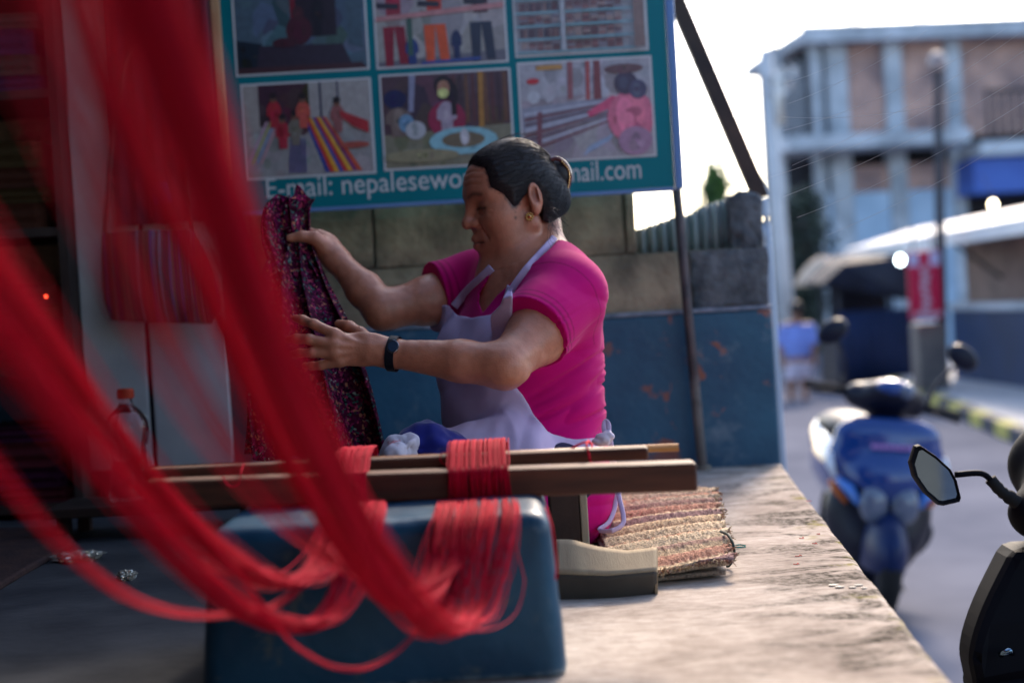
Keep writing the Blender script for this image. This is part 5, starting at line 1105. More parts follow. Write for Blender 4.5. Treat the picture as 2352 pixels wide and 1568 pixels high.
# legs, folded under the loom
for hpt, kn, an_ in ((P(1262, 1150, 2.50), P(1010, 1105, 2.36), P(1150, 1225, 2.42)), (P(1215, 1130, 2.72), P(985, 1090, 2.66), P(1120, 1200, 2.62))):
    kn = V(kn[0], kn[1], .13); an_ = V(an_[0], an_[1], .06); hpt = V(hpt[0], hpt[1], .11)
    B.put(pc(hpt, kn, .085, .060), .04).put(pc(kn, an_, .055, .036), .03)
# near hand: back of the hand towards the camera, fingers spread to the left
B.put(pe(P(832, 800, 2.405), (.044, .014, .029), np.array([V(-1, 0, -.08) / 1.0032, V(0, -1, 0), V(-.08, 0, 1) / 1.0032])), .012).put(pc(wL, P(850, 806, 2.405), .0235, .021), .015)
def finger(pts, rads, k=.005):
    for i in range(len(pts) - 1): B.put(pc(P(*pts[i]), P(*pts[i + 1]), rads[i], rads[i + 1]), k if i else .010)
finger([(800, 782, 2.40), (770, 768, 2.395), (722, 744, 2.405), (696, 735, 2.42), (678, 731, 2.435)], [.0105, .0100, .0086, .0078, .0066])
finger([(800, 796, 2.398), (764, 791, 2.39), (710, 779, 2.392), (682, 778, 2.405), (660, 780, 2.42)], [.0105, .0102, .0088, .0080, .0068])
finger([(802, 808, 2.40), (768, 812, 2.392), (716, 810, 2.392), (688, 811, 2.405), (668, 814, 2.42)], [.0105, .0100, .0084, .0076, .0066])
finger([(808, 820, 2.405), (780, 830, 2.40), (738, 838, 2.402), (716, 840, 2.412), (700, 840, 2.424)], [.0100, .0090, .0076, .0070, .0060])
finger([(858, 790, 2.425), (828, 766, 2.445), (802, 750, 2.46), (778, 744, 2.475)], [.013, .0115, .0100, .0082])
for kx, ky, kd in ((772, 772, 2.3935), (768, 791, 2.388), (770, 811, 2.390), (782, 828, 2.398)): B.put(pc(P(kx + 6, ky, kd - .0035), P(850, 803 + (ky - 800) * .25, 2.3915), .0042, .0028), .006).put(pe(P(kx, ky, kd - .001), (.0085, .0075, .0085)), .006)
# far hand: thumb on this side of the cloth, fingers curled behind it
pm = P(742, 566, 2.775); B.put(pe(pm, (.040, .022, .028), np.array([V(-.72, 0, .69), V(0, -1, 0), V(.69, 0, .72)])), .014).put(pc(wR, P(752, 574, 2.772), .024, .024), .016)
finger([(744, 566, 2.752), (722, 546, 2.742), (694, 543, 2.738), (666, 547, 2.737)], [.0150, .0125, .0105, .0085])
for k, (ky, ty) in enumerate(((544, 520), (556, 535), (570, 550), (584, 566))):
    finger([(738, ky + 8, 2.79), (716 - 2 * k, ky - 8, 2.812), (690 - 2 * k, ty + 2, 2.818), (676 - 1 * k, ty + 10, 2.806)], [.0105, .0100, .0088, .0074])
vs, fs = B.mesh()
bn_ = normals(vs, fs); qh = np.linalg.norm(vs - HC, axis=1); amp_ = np.where(qh < .15, .25, 1.0)
bd_ = np.array([.0016 * mnz.noise(Vector(p) * 24) + .0007 * mnz.noise(Vector(p) * 75) for p in vs]); vs = vs + bn_ * (bd_ * amp_)[:, None]
ql = (vs - HC) @ HM.T
def wrinkle(pts, w_, dep):
    d_ = linedist(pts, np.abs(ql[:, 1]), ql[:, 2]); return np.where(ql[:, 0] > .03, dep * np.exp(-(d_ / w_) ** 2), 0)
wk = 0
for k in range(3): wk = wk + wrinkle([(0, .050 + .011 * k), (.025, .052 + .011 * k), (.045, .047 + .011 * k)], .0018, .0013)
for k in range(3): wk = wk + wrinkle([(.050, .004 - .004 * k), (.060, .008 - .009 * k)], .0015, .0012)
wk = wk + wrinkle([(.024, -.006), (.036, -.0095), (.047, -.006)], .0022, .0016)
vs = vs - bn_ * np.asarray(wk)[:, None]
# skin tint
hairpoly = [(1067, 372), (1092, 380), (1113, 386), (1122, 408), (1126, 430), (1157, 445), (1172, 468), (1180, 478), (1190, 470), (1200, 452), (1222, 436), (1240, 452), (1246, 480), (1246, 506), (1260, 512), (1300, 490), (1350, 400), (1270, 270), (1100, 270), (1030, 350), (1055, 368)]
q = (vs - HC) @ HM.T; px_, py_ = to_px(vs[:, 0], vs[:, 1], vs[:, 2]); front = q[:, 0] > .03
skin = np.tile(np.array([.52, .20, .118]), (len(vs), 1))
def tint(mask, c, a): skin[:] = skin * (1 - (mask * a)[:, None]) + np.array(c) * (mask * a)[:, None]
gs = lambda d, w_: np.exp(-(d / w_) ** 2)
def sp_(f, l, u, w_, c, a): tint(gs(np.linalg.norm(q - V(f, l, u), axis=1), w_), c, a)
for s in (1, -1):
    sp_(.060, s * .045, -.020, .028, (.42, .16, .09), .5); sp_(.080, s * .034, .006, .016, (.20, .085, .055), .55)
    dd = linedist([(.019, .004), (.032, .0055), (.047, .0035)], s * q[:, 1], q[:, 2]); tint(np.where(q[:, 0] > .05, gs(dd, .0030), 0), (.016, .010, .010), .95)
    dd = linedist([(.013, .0285), (.030, .0335), (.046, .029)], s * q[:, 1], q[:, 2]); tint(np.where(q[:, 0] > .04, gs(dd, .0040), 0), (.05, .025, .02), .75)
    sp_(-.004, s * .080, .006, .011, (.22, .075, .05), .75)
    sp_(.105, s * .006, -.028, .004, (.10, .035, .025), .7)
dl = np.hypot((q[:, 1]) / .027, (q[:, 2] + .055) / .0115); tint(np.where((q[:, 0] > .075), np.clip(1.4 - dl, 0, 1), 0), (.30, .085, .070), .65)
dd = linedist([(-.025, -.0575), (0, -.0542), (.025, -.0575)], q[:, 1], q[:, 2]); tint(np.where(q[:, 0] > .078, gs(dd, .0016), 0), (.06, .02, .02), .8)
for (mx, my), r_ in (((1184, 500), 4.0), ((1183, 487), 3.0)):
    mp_ = B.hit(mx, my, 2.3, 2.9); dmm = np.linalg.norm(vs - mp_, axis=1); tint(gs(dmm, r_ * .0007), (.015, .012, .015), .95)
hx_px = np.abs(q[:, 1]); mir = HC + hF * q[:, :1] + hL * hx_px[:, None] + hU * q[:, 2:]
mgx, mgy = to_px(mir[:, 0], mir[:, 1], mir[:, 2]); hp_d = polyd(hairpoly, mgx, mgy) * .0008
nz_h = np.array([mnz.noise(Vector(p) * 260) for p in vs]); near_head = (np.linalg.norm(q, axis=1) < .16) & (q[:, 2] > -.06) & (np.abs(q[:, 1]) < .0725)
tint(np.where(near_head, np.clip((.0045 + .004 * nz_h - hp_d) / .006, 0, 1), 0), (.03, .018, .018), .92)
M_skin = mat_col('warm_skin', rough=.38, mott=.18, mscale=55, sss=.10, bmp=.35, bscale=300, bdist=.0015, spec=.5)
link('body', vs, [tuple(x) for x in fs.tolist()], M_skin, woman, True, skin)

# ---- hair
h2 = .0022
hlo, hhi = HC - .16, HC + .17
A = Field(hlo, hhi, h2)
for p, k in hd_[:3]: A.put(p, k)
for s in (1, -1): A.put(pe(hp_(-.03, s * .035, -.015), (.055, .034, .06), HM), .03)
X_, Y_, Z_ = A.axes(); QF = (X_ - HC[0]) * hF[0] + (Y_ - HC[1]) * hF[1] + (Z_ - HC[2]) * hF[2]; QL = (X_ - HC[0]) * hL[0] + (Y_ - HC[1]) * hL[1] + (Z_ - HC[2]) * hL[2]; QU = (X_ - HC[0]) * hU[0] + (Y_ - HC[1]) * hU[1] + (Z_ - HC[2]) * hU[2]
al = np.abs(QL); MX = HC[0] + hF[0] * QF + hL[0] * al + hU[0] * QU; MY = HC[1] + hF[1] * QF + hL[1] * al + hU[1] * QU; MZ = HC[2] + hF[2] * QF + hL[2] * al + hU[2] * QU
gx, gy = to_px(MX, MY, MZ)
pd = polyd(hairpoly, gx, gy) * .0008
flow = .00022 * np.sin(QU * 260 + QF * 150 + 2.5 * np.sin(QF * 55 + QU * 20)) + .00022 * np.sin(QU * 620 - QF * 120 + 3 * np.sin(QL * 60 + QF * 30))
sm = np.clip(-pd / .020, 0, 1) ** .7
A.f = np.maximum(A.f - .0004 - .0062 * sm - flow * sm, pd * .9).astype(np.float32)
hvs, hfs = A.mesh()
def make_hair():
    mt, n, b = nodes_of('black_hair'); v = coords(n)
    nz = noise(n, coords(n, (30, 30, 260)), 1.6, 5, .6, .6)
    n.links.new(ramp(n, nz, [(.35, (.004, .0035, .006)), (.7, (.030, .020, .022))]), b.inputs['Base Color'])
    b.inputs['Roughness'].default_value = .46; b.inputs['Specular IOR Level'].default_value = .4; bump(n, b, nz, .35, .002); return mt
M_hair = make_hair()
link('hair', hvs, [tuple(x) for x in hfs.tolist()], M_hair, woman, True)
# combed strands lying on the scalp, running back to the bun
c0h = hp_(-.004, 0, .030); bunp = P(1272, 398, 2.66)
def on_scalp(p):
    d_ = p - c0h; d_ /= np.linalg.norm(d_, axis=-1, keepdims=True); rs = np.arange(.05, .125, .0008); out_ = np.full(d_.shape[:-1], .05)
    for r_ in rs: out_ = np.where(A.sample(c0h + d_ * r_) < 0, r_, out_)
    return c0h + d_ * out_[..., None], d_
hpd = np.array([0.0]); hq = (hvs - HC) @ HM.T; hm_ = HC + hF * hq[:, :1] + hL * np.abs(hq[:, 1:2]) + hU * hq[:, 2:]; hgx, hgy = to_px(hm_[:, 0], hm_[:, 1], hm_[:, 2]); hdd = polyd(hairpoly, hgx, hgy) * .0008
outer = np.linalg.norm(hvs - c0h, axis=1) > .066
ia = rng.choice(np.nonzero(outer)[0], 2100); ib = rng.choice(np.nonzero(outer & (hdd > -.010))[0], 2400); st0 = hvs[np.r_[ia, ib]] + rng.normal(0, .0012, (4500, 3))
tt_ = np.linspace(0, 1, 12)[None, :, None]; ln_ = np.r_[rng.uniform(.35, 1, 2100), rng.uniform(.3, .8, 2400)][:, None, None]
raw = st0[:, None] + (bunp - st0)[:, None] * tt_ * ln_; raw = raw + hU * (.012 * np.sin(tt_ * 3.14)) * rng.normal(.4, .5, (4500, 1, 1)); sp_pts, sd_ = on_scalp(raw)
lift_ = (.0003 + .0009 * rng.random((4500, 1, 1))) * np.sin(np.clip(tt_ * .85 + .15, 0, 1) * 3.14); sp_pts = sp_pts + sd_ * lift_; k3 = sp_pts.copy(); sp_pts[:, 1:-1] = (k3[:, :-2] + k3[:, 1:-1] * 2 + k3[:, 2:]) / 4
mb = MB()
for q_ in sp_pts: mb.tube(q_, .00038, 3, cap=False)
tag(mb.build('hair_strands', M_hair, woman, smooth=True, recalc=False), kind='stuff')
bc = P(1284, 402, 2.665); F = Field(bc - .06, bc + .06, .0025); F.put(pe(bc, (.020, .026, .032)), .01).put(pc(P(1258, 395, 2.66), bc, .016, .02), .02)
v2, f2 = F.mesh(); bun = link('hair_bun', v2, [tuple(x) for x in f2.tolist()], M_hair, woman, True)
M_clip = mat('dark_red_clip', (.10, .012, .02), (.05, .008, .012), rough=.25, scale=20, coat=.5); M_gold = mat('gold', (.80, .52, .20), (.6, .36, .12), rough=.28, metal=1, scale=60)
for dd_ in (-.018, 0, .018):
    mb = MB(); mb.tube(spline([P(1258, 372, 2.655 + dd_), P(1278, 364, 2.655 + dd_), P(1297, 376, 2.66 + dd_), P(1309, 402, 2.665 + dd_), P(1304, 432, 2.665 + dd_), P(1299, 443, 2.66 + dd_)], 20), .0042, 8); clp = mb.build('hair_clip', M_clip, bun, smooth=True)
mb = MB()
for p in spline([P(1291, 372, 2.635), P(1304, 388, 2.635), P(1308, 408, 2.635), P(1305, 428, 2.635), P(1300, 440, 2.635)], 15): mb.ell(p, (.0017,) * 3, seg=8, rings=6)
mb.build('gold_beads', M_gold, bun, smooth=True)
mb = MB()                                                  # loose strands
for k in range(46):
    a = rng.uniform(0, 1); s0_ = P(1262 + rng.normal(0, 7), 470 + a * 50, 2.60 + rng.normal(0, .03)); e_ = s0_ + V(rng.uniform(.0, .035), rng.normal(0, .01), -rng.uniform(.01, .06)); mb.tube(spline([s0_, (s0_ + e_) / 2 + rng.normal(0, .006, 3), e_], 7), .00022, 4)
for k in range(40):
    th = rng.uniform(0, 1); s0_ = hp_(.075 - .12 * th, rng.uniform(-.03, .05), .085 + .035 * math.sin(th * 3.1)); mb.tube(spline([s0_, s0_ + hF * -.012 + hU * rng.uniform(.003, .008), s0_ - hF * .04 + hU * rng.uniform(0, .006)], 6), .00022, 4)
tag(mb.build('loose_strands', M_hair, woman), kind='stuff')
# ear ring
er = B.hit(1216, 498, 2.3, 2.9); er = er + V(0, -.003, 0) if er is not None else P(1216, 498, 2.58)
mb = MB(); mb.ell(er, (.0048, .0035, .0048))
for k in range(10): a = k * .6283; mb.ell(er + V(math.cos(a) * .0062, -.001, math.sin(a) * .0062), (.0021,) * 3, seg=8, rings=6)
mb.build('earring', M_gold, woman, smooth=True)
mb = MB(); mb.ell(er + V(0, -.0036, 0), (.0022, .0012, .0022)); mb.build('earring_stone', mat('red_stone', (.45, .05, .02), rough=.1), woman, smooth=True)

# ---- shirt
S = Field(lo_, hi_ + V(.02, 0, 0), hs + .0004)
for p, k in torso: S.put(p, k)
S.put(pc(shL, shL, .055), .03).put(pc(shR, shR, .060), .03)
hipb = V(hips[0], hips[1], .10); S.put(pe(hipb, (.118, .165, .095), TM), .05)
S.put(pc(P(1300, 1165, 2.50), P(1230, 1180, 2.44), .070, .06), .04)
tors = S.f.copy()
# sleeves, cut square to the arm
def sleeve(a, c, ra, rb, cut):
    prim = pc(a, c, ra, rb); lo, hi, fn = prim; n_ = (c - a) / np.linalg.norm(c - a)
    S.put((lo, hi, lambda X, Y, Z: np.maximum(fn(X, Y, Z), (X - cut[0]) * n_[0] + (Y - cut[1]) * n_[1] + (Z - cut[2]) * n_[2])), .018)
cutL = P(1224, 745, 2.44); sleeve(shL, P(1185, 800, 2.40), .060, .0615, cutL)
cutR = P(1008, 676, 2.745); sleeve(shR, P(920, 690, 2.715), .058, .052, cutR)
X_, Y_, Z_ = S.axes(); gx, gy = to_px(X_, Y_, Z_)
TFx = (X_ - chest[0]) * tF[0] + (Y_ - chest[1]) * tF[1]; TLx = (X_ - chest[0]) * tL[0] + (Y_ - chest[1]) * tL[1]
fold_ = .0042 * np.sin((Z_ * 165 - TFx * 26 + 5 * np.sin(TLx * 9 + Z_ * 12))) * np.exp(-((gy - 900) / 140) ** 2) * np.clip((gx - 1150) / 120, 0, 1)
fold_ = fold_ + .003 * np.sin((gx * .6 + gy) * .055 + 2 * np.sin(gx * .012)) * np.exp(-((gy - 760) / 90) ** 2) + .0035 * np.sin(Z_ * 60 + TLx * 50) * (gy > 1080)
S.f = S.f - .0095
# neck opening
neck_lo = [(1134, 604), (1122, 640), (1103, 672), (1100, 695), (1109, 719), (1140, 680), (1176, 646), (1222, 606), (1262, 572), (1284, 548), (1300, 480), (1100, 480)]
S.f = np.maximum(S.f, -np.maximum(polyd(neck_lo, gx, gy) * .0008, -TFx - .135))
nx_ = np.sqrt((X_ - nb[0]) ** 2 + (Y_ - nb[1]) ** 2); S.f = np.maximum(S.f, -np.maximum(nx_ - .070, nb[2] + .012 - Z_))
S.f = np.maximum(S.f, .012 - Z_).astype(np.float32)
svs, sfs = S.mesh()
sn = normals(svs, sfs); spx, spy = to_px(svs[:, 0], svs[:, 1], svs[:, 2])
def crease(q, fx, fy, fz, sk, seed, wd):
    n_ = np.array([mnz.noise(Vector((p[0] * fx, p[1] * fy, (p[2] + sk * p[0]) * fz + seed))) for p in q]); return np.clip(1 - np.abs(n_) / wd, 0, 1) ** 1.5
waist = np.exp(-((spy - 900) / 150) ** 2) * np.clip((spx - 1120) / 120, .1, 1)
dsp = -.0080 * crease(svs, 2.6, 2.6, 24, -.45, 3.3, .17) * waist - .0035 * crease(svs, 4, 4, 40, -.30, 9.1, .25) * waist
dsp += -.0040 * crease(svs, 6, 5, 8, .9, 5.7, .25) * np.exp(-((spy - 740) / 110) ** 2) - .004 * crease(svs, 6, 6, 14, .2, 1.7, .25) * (spy > 1060); dsp = np.maximum(dsp, -.0088)
svs = svs + sn * dsp[:, None]
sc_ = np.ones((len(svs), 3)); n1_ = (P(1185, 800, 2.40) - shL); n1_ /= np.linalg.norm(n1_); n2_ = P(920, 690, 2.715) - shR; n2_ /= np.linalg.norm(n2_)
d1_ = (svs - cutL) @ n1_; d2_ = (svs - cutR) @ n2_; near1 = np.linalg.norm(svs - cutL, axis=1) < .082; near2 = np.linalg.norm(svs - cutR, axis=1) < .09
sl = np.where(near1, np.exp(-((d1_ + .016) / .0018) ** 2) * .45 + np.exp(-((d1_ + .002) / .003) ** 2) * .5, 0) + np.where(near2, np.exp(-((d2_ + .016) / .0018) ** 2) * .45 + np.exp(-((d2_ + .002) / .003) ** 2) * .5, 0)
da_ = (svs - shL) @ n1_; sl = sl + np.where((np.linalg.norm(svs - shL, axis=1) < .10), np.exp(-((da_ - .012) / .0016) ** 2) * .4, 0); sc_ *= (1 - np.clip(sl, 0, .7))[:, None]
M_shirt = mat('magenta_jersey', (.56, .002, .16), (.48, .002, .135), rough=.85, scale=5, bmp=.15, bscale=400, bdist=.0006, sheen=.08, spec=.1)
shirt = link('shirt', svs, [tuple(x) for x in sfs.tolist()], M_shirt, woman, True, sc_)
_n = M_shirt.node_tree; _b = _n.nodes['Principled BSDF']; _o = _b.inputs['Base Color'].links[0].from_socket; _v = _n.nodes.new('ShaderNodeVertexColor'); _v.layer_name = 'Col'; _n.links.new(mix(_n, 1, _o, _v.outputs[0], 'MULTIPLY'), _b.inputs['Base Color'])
# hems
def ring_on(F, pts, r, name, mt, lift=.001, n=60, close=False):
    o = []
    for px, py in spline([(a, c, 0) for a, c in pts], n)[:, :2]:
        h_ = F.hit(px, py, 2.0, 3.0, lift)
        if h_ is not None: o.append(h_)
    mb = MB(); mb.tube(o, r, 8); return mb.build(name, mt, woman, smooth=True)
# ---- apron
bib = [(1036, 707), (1050, 724), (1085, 730), (1126, 722), (1150, 700), (1166, 655), (1178, 662), (1176, 720), (1166, 800), (1172, 880), (1198, 905), (1222, 950), (1255, 990), (1300, 1008), (1392, 1006), (1396, 1020), (1340, 1060), (1200, 1100), (940, 1100), (940, 960), (960, 850), (985, 760), (1005, 700), (1032, 700)]
Ap = S.like(S.f); ap_fold = .004 * np.sin((gx * .8 + gy * .55) * .045 + 1.5 * np.sin(gy * .015)) * np.clip((gy - 860) / 60, 0, 1)
reg = np.maximum(polyd(bib, gx, gy) * .0008, -TFx - .16)
reg = np.maximum(reg, (Y_ - (chest[1] + .16)) + 0 * X_)
belt = np.maximum(np.maximum(np.abs(gy - 1012) * .0008 - .008, -.02 - TFx * 0), -1 + 0 * X_)
# the body behind the apron includes the lap so that the cloth covers the knees
lap = Field(lo_, hi_ + V(.02, 0, 0), hs + .0004); lap.f = S.f.copy()
lap.put(pc(P(1150, 1060, 2.45), P(1030, 1050, 2.42), .075, .045), .05)
Ap.f = np.maximum(lap.f - .0055 - np.maximum(ap_fold, -.001) - .0012 * (1 + np.sin(gx * .05 + 2 * np.sin(gy * .02))), reg).astype(np.float32)
avs, afs = Ap.mesh(); an_ = normals(avs, afs); apx, apy = to_px(avs[:, 0], avs[:, 1], avs[:, 2])
ad_ = np.array([mnz.noise(Vector(((p[0] * .9 - p[2] * .5) * 30, p[1] * 6, (p[2] + p[0] * .75) * 9))) for p in avs]); ad2 = np.array([mnz.noise(Vector((p[0] * 40, p[1] * 20, p[2] * 16 + 7))) for p in avs])
avs = avs + an_ * (.0045 * np.maximum(ad_, -.1) + .0016 * ad2)[:, None]
ap = link('apron', avs, [tuple(x) for x in afs.tolist()], M_lav, woman, True)
def strap(pts, wpx, name, lift=.003, d=None):
    o = []
    for px, py in spline([(a, c, 0) for a, c in pts], 40)[:, :2]:
        h_ = S.hit(px, py, 2.2, 3.0, .002); hb_ = B.hit(px, py, 2.2, 3.0, .002)
        c_ = [x for x in (h_, hb_) if x is not None]
        if c_: o.append(min(c_, key=lambda z: z[1]) + V(0, -lift, .0))
    o = np.array(o); k_ = np.ones(5) / 5; sm_ = np.stack([np.convolve(np.r_[[o[0, i]] * 2, o[:, i], [o[-1, i]] * 2], k_, 'valid') for i in range(3)], 1)
    mb = MB(); mb.tube(sm_, wpx * .0008 / 2, 10, flat=.30, ref=(0, 1, 0)); return mb.build(name, M_lav, ap, smooth=True)
strap([(1160, 696), (1178, 662), (1206, 622), (1240, 584), (1262, 560), (1274, 544)], 17, 'neck_strap')
strap([(1042, 706), (1074, 668), (1108, 636), (1130, 614)], 20, 'neck_strap')
# knot and tails of the apron tie
kc = P(1388, 1008, 2.47); F = Field(kc - .05, kc + .05, .0025); F.put(pe(kc, (.014, .014, .013)), .006).put(pe(P(1396, 1000, 2.47), (.010, .010, .009)), .006).put(pe(P(1376, 1014, 2.47), (.014, .010, .007)), .006)
v2, f2 = F.mesh(); nn = normals(v2, f2); v2 = v2 + nn * (np.array([mnz.turbulence(Vector(p) * 70, 2, False) for p in v2]) * .004)[:, None]; M_tie = mat('pale_tie', (.68, .62, .70), (.55, .49, .6), rough=.85, scale=14)
link('tie_knot', v2, [tuple(x) for x in f2.tolist()], M_tie, ap, True)
for pts in ([(1390, 1005, 2.47), (1387, 980, 2.475), (1391, 967, 2.48), (1398, 976, 2.475), (1398, 1002, 2.47)], [(1400, 1010, 2.48), (1408, 1080, 2.50), (1414, 1150, 2.49), (1400, 1196, 2.46), (1376, 1216, 2.44), (1400, 1219, 2.43), (1427, 1210, 2.43)], [(1402, 1010, 2.48), (1416, 1090, 2.50), (1422, 1140, 2.47), (1432, 1186, 2.44), (1428, 1206, 2.43), (1404, 1220, 2.42)]):
    mb = MB(); mb.tube(spline([P(*p) for p in pts], 40), .0042, 8, flat=.25, ref=(0, 1, .2)); mb.build('apron_tie', M_lav, ap, smooth=True)
# ---- wrist watch
wa = (wL - eL) / np.linalg.norm(wL - eL); wc = eL + (wL - eL) * .955; e1_ = np.cross(wa, (0, 0, 1)); e1_ /= np.linalg.norm(e1_); e2_ = np.cross(e1_, wa)
M_strapw = mat('black_strap', (.010, .012, .02), rough=.45, scale=30); M_steel = mat('steel', (.62, .64, .68), rough=.2, metal=1)
wst = MB(); g = []
for k in range(33):
    a = k / 32 * 6.2832; dr = e1_ * math.cos(a) + e2_ * math.sin(a)
    t_ = np.arange(.012, .05, .0004); ins = B.sample(wc + dr * t_[:, None]); rr = t_[np.argmax(ins > .0012)]
    g.append([wc + dr * (rr + dz2) + wa * w_ for w_, dz2 in ((-.0075, 0), (-.0075, .0022), (.0075, .0022), (.0075, 0), (-.0075, 0))])
wst.grid(g); wt = wst.build('watch_strap', M_strapw, woman, smooth=False)
fd = B.hit(903, 797, 2.1, 2.7); fd = fd if fd is not None else P(903, 797, 2.38)
dr = V(-.1, -.93, .35); dr /= np.linalg.norm(dr); 
def disc(c, n_, r, h, mt, name, par):
    a1 = np.cross(n_, (0, 0, 1)); a1 /= np.linalg.norm(a1); a2 = np.cross(n_, a1); mb = MB(); vs = [c + a1 * math.cos(t) * r + a2 * math.sin(t) * r * 1.1 + n_ * z for z in (0, h) for t in np.linspace(0, 6.283, 24, endpoint=False)]
    mb.add(vs, [tuple(range(24)), tuple(range(24, 48))[::-1]] + [(i, (i + 1) % 24, 24 + (i + 1) % 24, 24 + i) for i in range(24)]); return mb.build(name, mt, par, bevel=.0006)
disc(fd - dr * .002, dr, .0105, .0065, M_steel, 'watch_case', wt); disc(fd + dr * .0046, dr, .0084, .0004, mat('watch_dial', (.03, .05, .09), rough=.15), 'watch_dial', wt)
# ---- trousers
T = Field(V(lo_[0], lo_[1], .0), V(hi_[0], hi_[1], .26), .004)
for hpt, kn, an_ in ((P(1262, 1150, 2.50), P(1010, 1105, 2.36), P(1150, 1225, 2.42)), (P(1215, 1130, 2.72), P(985, 1090, 2.66), P(1120, 1200, 2.62))):
    kn = V(kn[0], kn[1], .13); an_ = V(an_[0], an_[1], .06); hpt = V(hpt[0], hpt[1], .11)
    T.put(pc(hpt, kn, .092, .066), .04).put(pc(kn, an_, .062, .046), .03)
X_, Y_, Z_ = T.axes(); T.f = np.maximum(T.f - .003 * np.sin(X_ * 70 + Z_ * 60), .008 - Z_ + 0 * Y_).astype(np.float32)
v2, f2 = T.mesh(); link('trousers', v2, [tuple(x) for x in f2.tolist()], mat('dark_trousers', (.02, .02, .06), rough=.9), woman, True)
# ================================================================== red yarn
def make_yarn():
    mt, n, b = nodes_of('red_yarn'); a = n.nodes.new('ShaderNodeVertexColor'); a.layer_name = 'Col'
    n.links.new(a.outputs[0], b.inputs['Base Color']); b.inputs['Roughness'].default_value = .75; b.inputs['Sheen Weight'].default_value = .0; b.inputs['Sheen Tint'].default_value = (1, .25, .2, 1)
    b.inputs['Specular IOR Level'].default_value = .06
    return mt
M_yarn = make_yarn(); YC = np.array([.56, .005, .034])
def hank(path, w0, w1, n, r, label, seed, th0=.004, th1=.016, seg=4, N=90, cat='yarn', wdir0=V(1, 0, .0), spread=None, sag=.0):
    """n threads along a path; the hank starts as a flat band w0 wide and closes to a rope w1 wide"""
    r2 = np.random.default_rng(seed); path = [(a, c, d if d > 1.5 else 1.5 - (1.5 - d) * 1.45) for a, c, d in path]; C = spline([P(*p) for p in path], N); s = np.linspace(0, 1, N)
    T = np.gradient(C, axis=0); T /= np.linalg.norm(T, axis=1)[:, None]
    W = np.tile(wdir0, (N, 1)) - T * (T @ wdir0)[:, None]; W /= np.linalg.norm(W, axis=1)[:, None]; Nn = np.cross(T, W)
    bl_ = np.clip((s - .12) / .45, 0, 1); bl_ = bl_ * bl_ * (3 - 2 * bl_); wd_ = w0 * (1 - bl_) + w1 * bl_; th = th0 * (1 - bl_) + th1 * bl_
    mb = MB()
    for k in range(n):
        t = (k + .5) / n - .5 + r2.normal(0, .012); tg = float(np.clip(r2.normal(0, .34), -1.0, 1.0)); z = r2.uniform(-.5, .5); ph, fq = r2.uniform(0, 6.28), r2.uniform(1, 3.5)
        wob = r2.normal(0, .05 if k % 9 else .16) * np.sin(s * fq * 3.14 + ph) * np.clip(s * 5, 0, 1); t2 = t * (1 - bl_) + tg * bl_ + wob; z2 = z * 1.0 + r2.normal(0, .15) * np.sin(s * fq * 4 + ph)
        # rope section is round
        lim = np.sqrt(np.clip(1 - (1.2 * t2) ** 2, .1, 1)); zz = z2 * (1 - bl_ * (1 - lim))
        pts = C + W * (t2 * wd_)[:, None] + Nn * (zz * th)[:, None]
        pts = pts + V(0, 0, -1) * (sag * r2.uniform(0, 1) * np.sin(np.clip(s * 1.35, 0, 1) * 3.1416) ** 2)[:, None]
        mb.tube(pts, r * r2.uniform(.85, 1.15), seg, YC * r2.uniform(.45, 1.1), cap=False)
    return tag(mb.build('yarn_hank', M_yarn, smooth=True, recalc=False), label, cat, 'hanks of red yarn stretched from the loom')
d0 = 1.775
hank([(1098, 1148, d0), (1097, 1172, 1.655), (1085, 1240, 1.600), (1072, 1330, 1.56), (1052, 1410, 1.50), (1010, 1432, 1.42), (950, 1385, 1.34), (852, 1265, 1.27), (755, 1080, 1.19), (660, 880, 1.11), (585, 690, 1.05), (500, 440, .99), (432, 230, .94), (352, 30, .90), (300, -140, .87)], .098, .022, 118, .00062, 'broadest red yarn hank, fanned flat over the front of the blue block', 11, .005, .016, sag=.010)
hank([(1052, 1148, d0), (1045, 1180, 1.655), (1020, 1260, 1.60), (990, 1350, 1.53), (945, 1395, 1.46), (880, 1368, 1.40), (790, 1260, 1.33), (690, 1100, 1.26), (600, 930, 1.19), (515, 750, 1.12), (420, 550, 1.06), (330, 370, 1.0), (255, 200, .96), (200, 30, .92), (165, -140, .89)], .045, .020, 48, .00062, 'second red yarn hank crossing the pale cupboard and the striped bag', 12, .004, .014)
hank([(812, 1152, d0), (795, 1180, 1.655), (770, 1245, 1.60), (728, 1305, 1.54), (660, 1330, 1.48), (570, 1305, 1.41), (450, 1215, 1.34), (330, 1090, 1.27), (205, 930, 1.2), (90, 770, 1.13), (-30, 600, 1.07), (-180, 400, 1.0)], .060, .026, 62, .00062, 'upper of two red yarn hanks sweeping to the lower left', 13, .004, .016, sag=.006)
hank([(842, 1152, d0), (838, 1180, 1.655), (815, 1270, 1.60), (790, 1360, 1.55), (735, 1420, 1.50), (650, 1425, 1.45), (560, 1388, 1.39), (440, 1290, 1.32), (320, 1160, 1.25), (200, 1020, 1.18), (80, 870, 1.11), (-60, 690, 1.05), (-200, 500, 1.0)], .050, .026, 62, .00062, 'lower of two red yarn hanks sweeping to the lower left', 14, .004, .016, sag=.006)
hank([(790, 1152, d0), (760, 1200, 1.64), (700, 1330, 1.58), (620, 1395, 1.52), (520, 1412, 1.46), (410, 1405, 1.4), (300, 1370, 1.34), (180, 1285, 1.28), (70, 1170, 1.2), (-60, 1010, 1.12)], .012, .012, 12, .0006, 'thin low red yarn strand hanging over the floor at the left', 15, .004, .008)
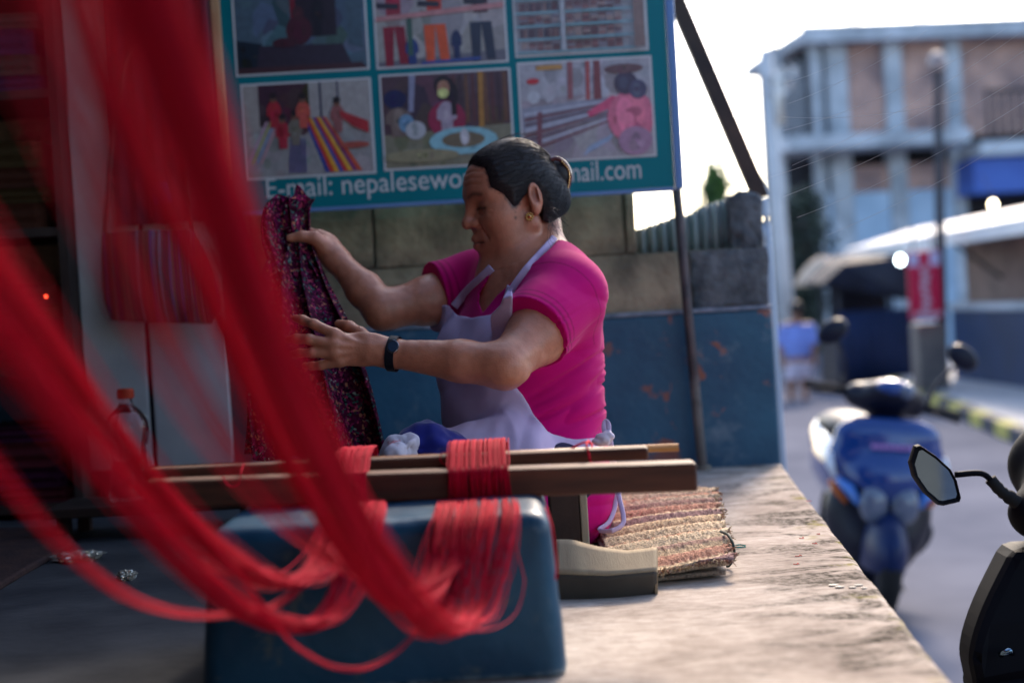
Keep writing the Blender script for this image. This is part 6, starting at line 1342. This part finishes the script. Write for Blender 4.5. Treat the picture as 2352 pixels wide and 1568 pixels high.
hank([(1010, 1150, d0), (1002, 1185, 1.645), (1010, 1290, 1.60), (985, 1400, 1.55), (930, 1480, 1.50), (850, 1530, 1.45), (770, 1530, 1.42), (690, 1490, 1.40), (640, 1440, 1.38), (560, 1330, 1.34), (450, 1200, 1.28), (300, 1010, 1.2), (150, 820, 1.12), (-40, 580, 1.04)], .006, .008, 5, .0006, 'loosest thin red strand sagging lowest across the blue block', 16, .003, .005)
hank([(1120, 1148, d0), (1116, 1180, 1.65), (1060, 1290, 1.58), (960, 1350, 1.5), (850, 1340, 1.42), (720, 1255, 1.33), (610, 1150, 1.24), (500, 1010, 1.15), (390, 830, 1.06), (290, 620, .98), (200, 400, .90), (120, 170, .84), (60, -80, .8)], .010, .022, 16, .00055, 'sparse faint red strands nearest the camera at the upper left', 17, .004, .012)
# wraps around the bars
zt = P(1100, 1018, 1.93)[2]
def wrap(x0, x1, n, label, yf, zb, seed):
    r2 = np.random.default_rng(seed); mb = MB()
    for k in range(n):
        x = x0 + (x1 - x0) * (k + .5) / n + r2.normal(0, .0004); sh = r2.normal(0, .0022); o = r2.uniform(0, .0016)
        zt_ = zt + .004 + o; q = [(x + sh, yf - o, zb), (x + sh * .6, yf - .0015 - o, zb + .02), (x, yf - .001 - o, zb + .036), (x - sh, yf + .03, zt_ - .022), (x - sh, yf + .062, zt_ - .006), (x - sh, yf + .10, zt_), (x - sh, yf + .15, zt_ - .001), (x, yf + .165, zt_ - .014), (x, yf + .15, zb + .012), (x, yf + .06, zb - .002), (x + sh, yf + .01, zb - .003)]
        mb.tube(np.array(q), .0009, 4, YC * r2.uniform(.6, 1.0), closed=True, ref=(1, 0, 0))
    return tag(mb.build('yarn_wrap', M_yarn, smooth=True, recalc=False), label, 'yarn')
zb = P(1100, 1146, 1.8)[2]; yf = P(1100, 1146, 1.8)[1] - .003
wrap(P(1030, 1090, 1.8)[0], P(1168, 1090, 1.8)[0], 80, 'red yarn wrapped tightly round the loom bars above the broadest hank', yf, zb, 21)
wrap(P(752, 1090, 1.8)[0], P(842, 1090, 1.8)[0], 55, 'red yarn wrapped round the loom bars at the left behind the hanging hanks', yf, P(800, 1152, 1.8)[2], 22)
def loop(pts, r, label, n=40):
    mb = MB(); mb.tube(spline([P(*p) for p in pts], n), r, 6, YC); tag(mb.build('loose_thread', M_yarn, smooth=True), label, 'thread')
loop([(1352, 1012, 1.92), (1347, 1020, 1.858), (1352, 1040, 1.855), (1356, 1060, 1.858), (1360, 1045, 1.89), (1356, 1015, 1.93), (1330, 1020, 1.93), (1312, 1032, 1.925), (1340, 1016, 1.92), (1362, 1020, 1.93)], .0014, 'red thread knotted round the middle loom bar near its right end')
loop([(1032, 1040, 1.86), (1016, 1040, 1.86), (1011, 1052, 1.86), (1016, 1064, 1.86), (1028, 1066, 1.86)], .0008, 'tiny red thread loop beside the wrapped yarn')
loop([(560, 1064, 1.86), (553, 1085, 1.79), (548, 1110, 1.79), (532, 1118, 1.79), (518, 1108, 1.79), (512, 1094, 1.79)], .0010, 'thin red loose thread curling below the loom bar at the left')
loop([(1254, 1165, 1.66), (1268, 1215, 1.622), (1278, 1290, 1.618), (1277, 1330, 1.61)], .0011, 'single red thread hanging down the right edge of the blue block')
# fine pale threads floating before the street
M_web = mat('pale_filament', (.75, .70, .66), rough=.3, scale=5)
for a, c, sg in [((1800, 192), (2052, 76), 20), ((1812, 238), (2130, 70), 24), ((1800, 300), (2310, 66), 46), ((1820, 380), (2420, 20), 40), ((1760, 410), (2420, 70), 60), ((1800, 452), (2420, 130), 36), ((1830, 500), (2420, 190), 40), ((1900, 540), (2420, 250), 36), ((1790, 268), (2200, 230), 30)]:
    p, q = P(*a, 2.45), P(*c, 2.30); pts = [p + (q - p) * t + V(0, 0, -sg * 2.4 / FPX * 4 * t * (1 - t) * .55) for t in np.linspace(0, 1, 24)]
    mb = MB(); mb.tube(pts, .00024, 5); tag(mb.build('fine_thread', M_web), 'fine pale thread strung diagonally above the edge of the platform', 'thread', 'fine pale threads above the platform edge')
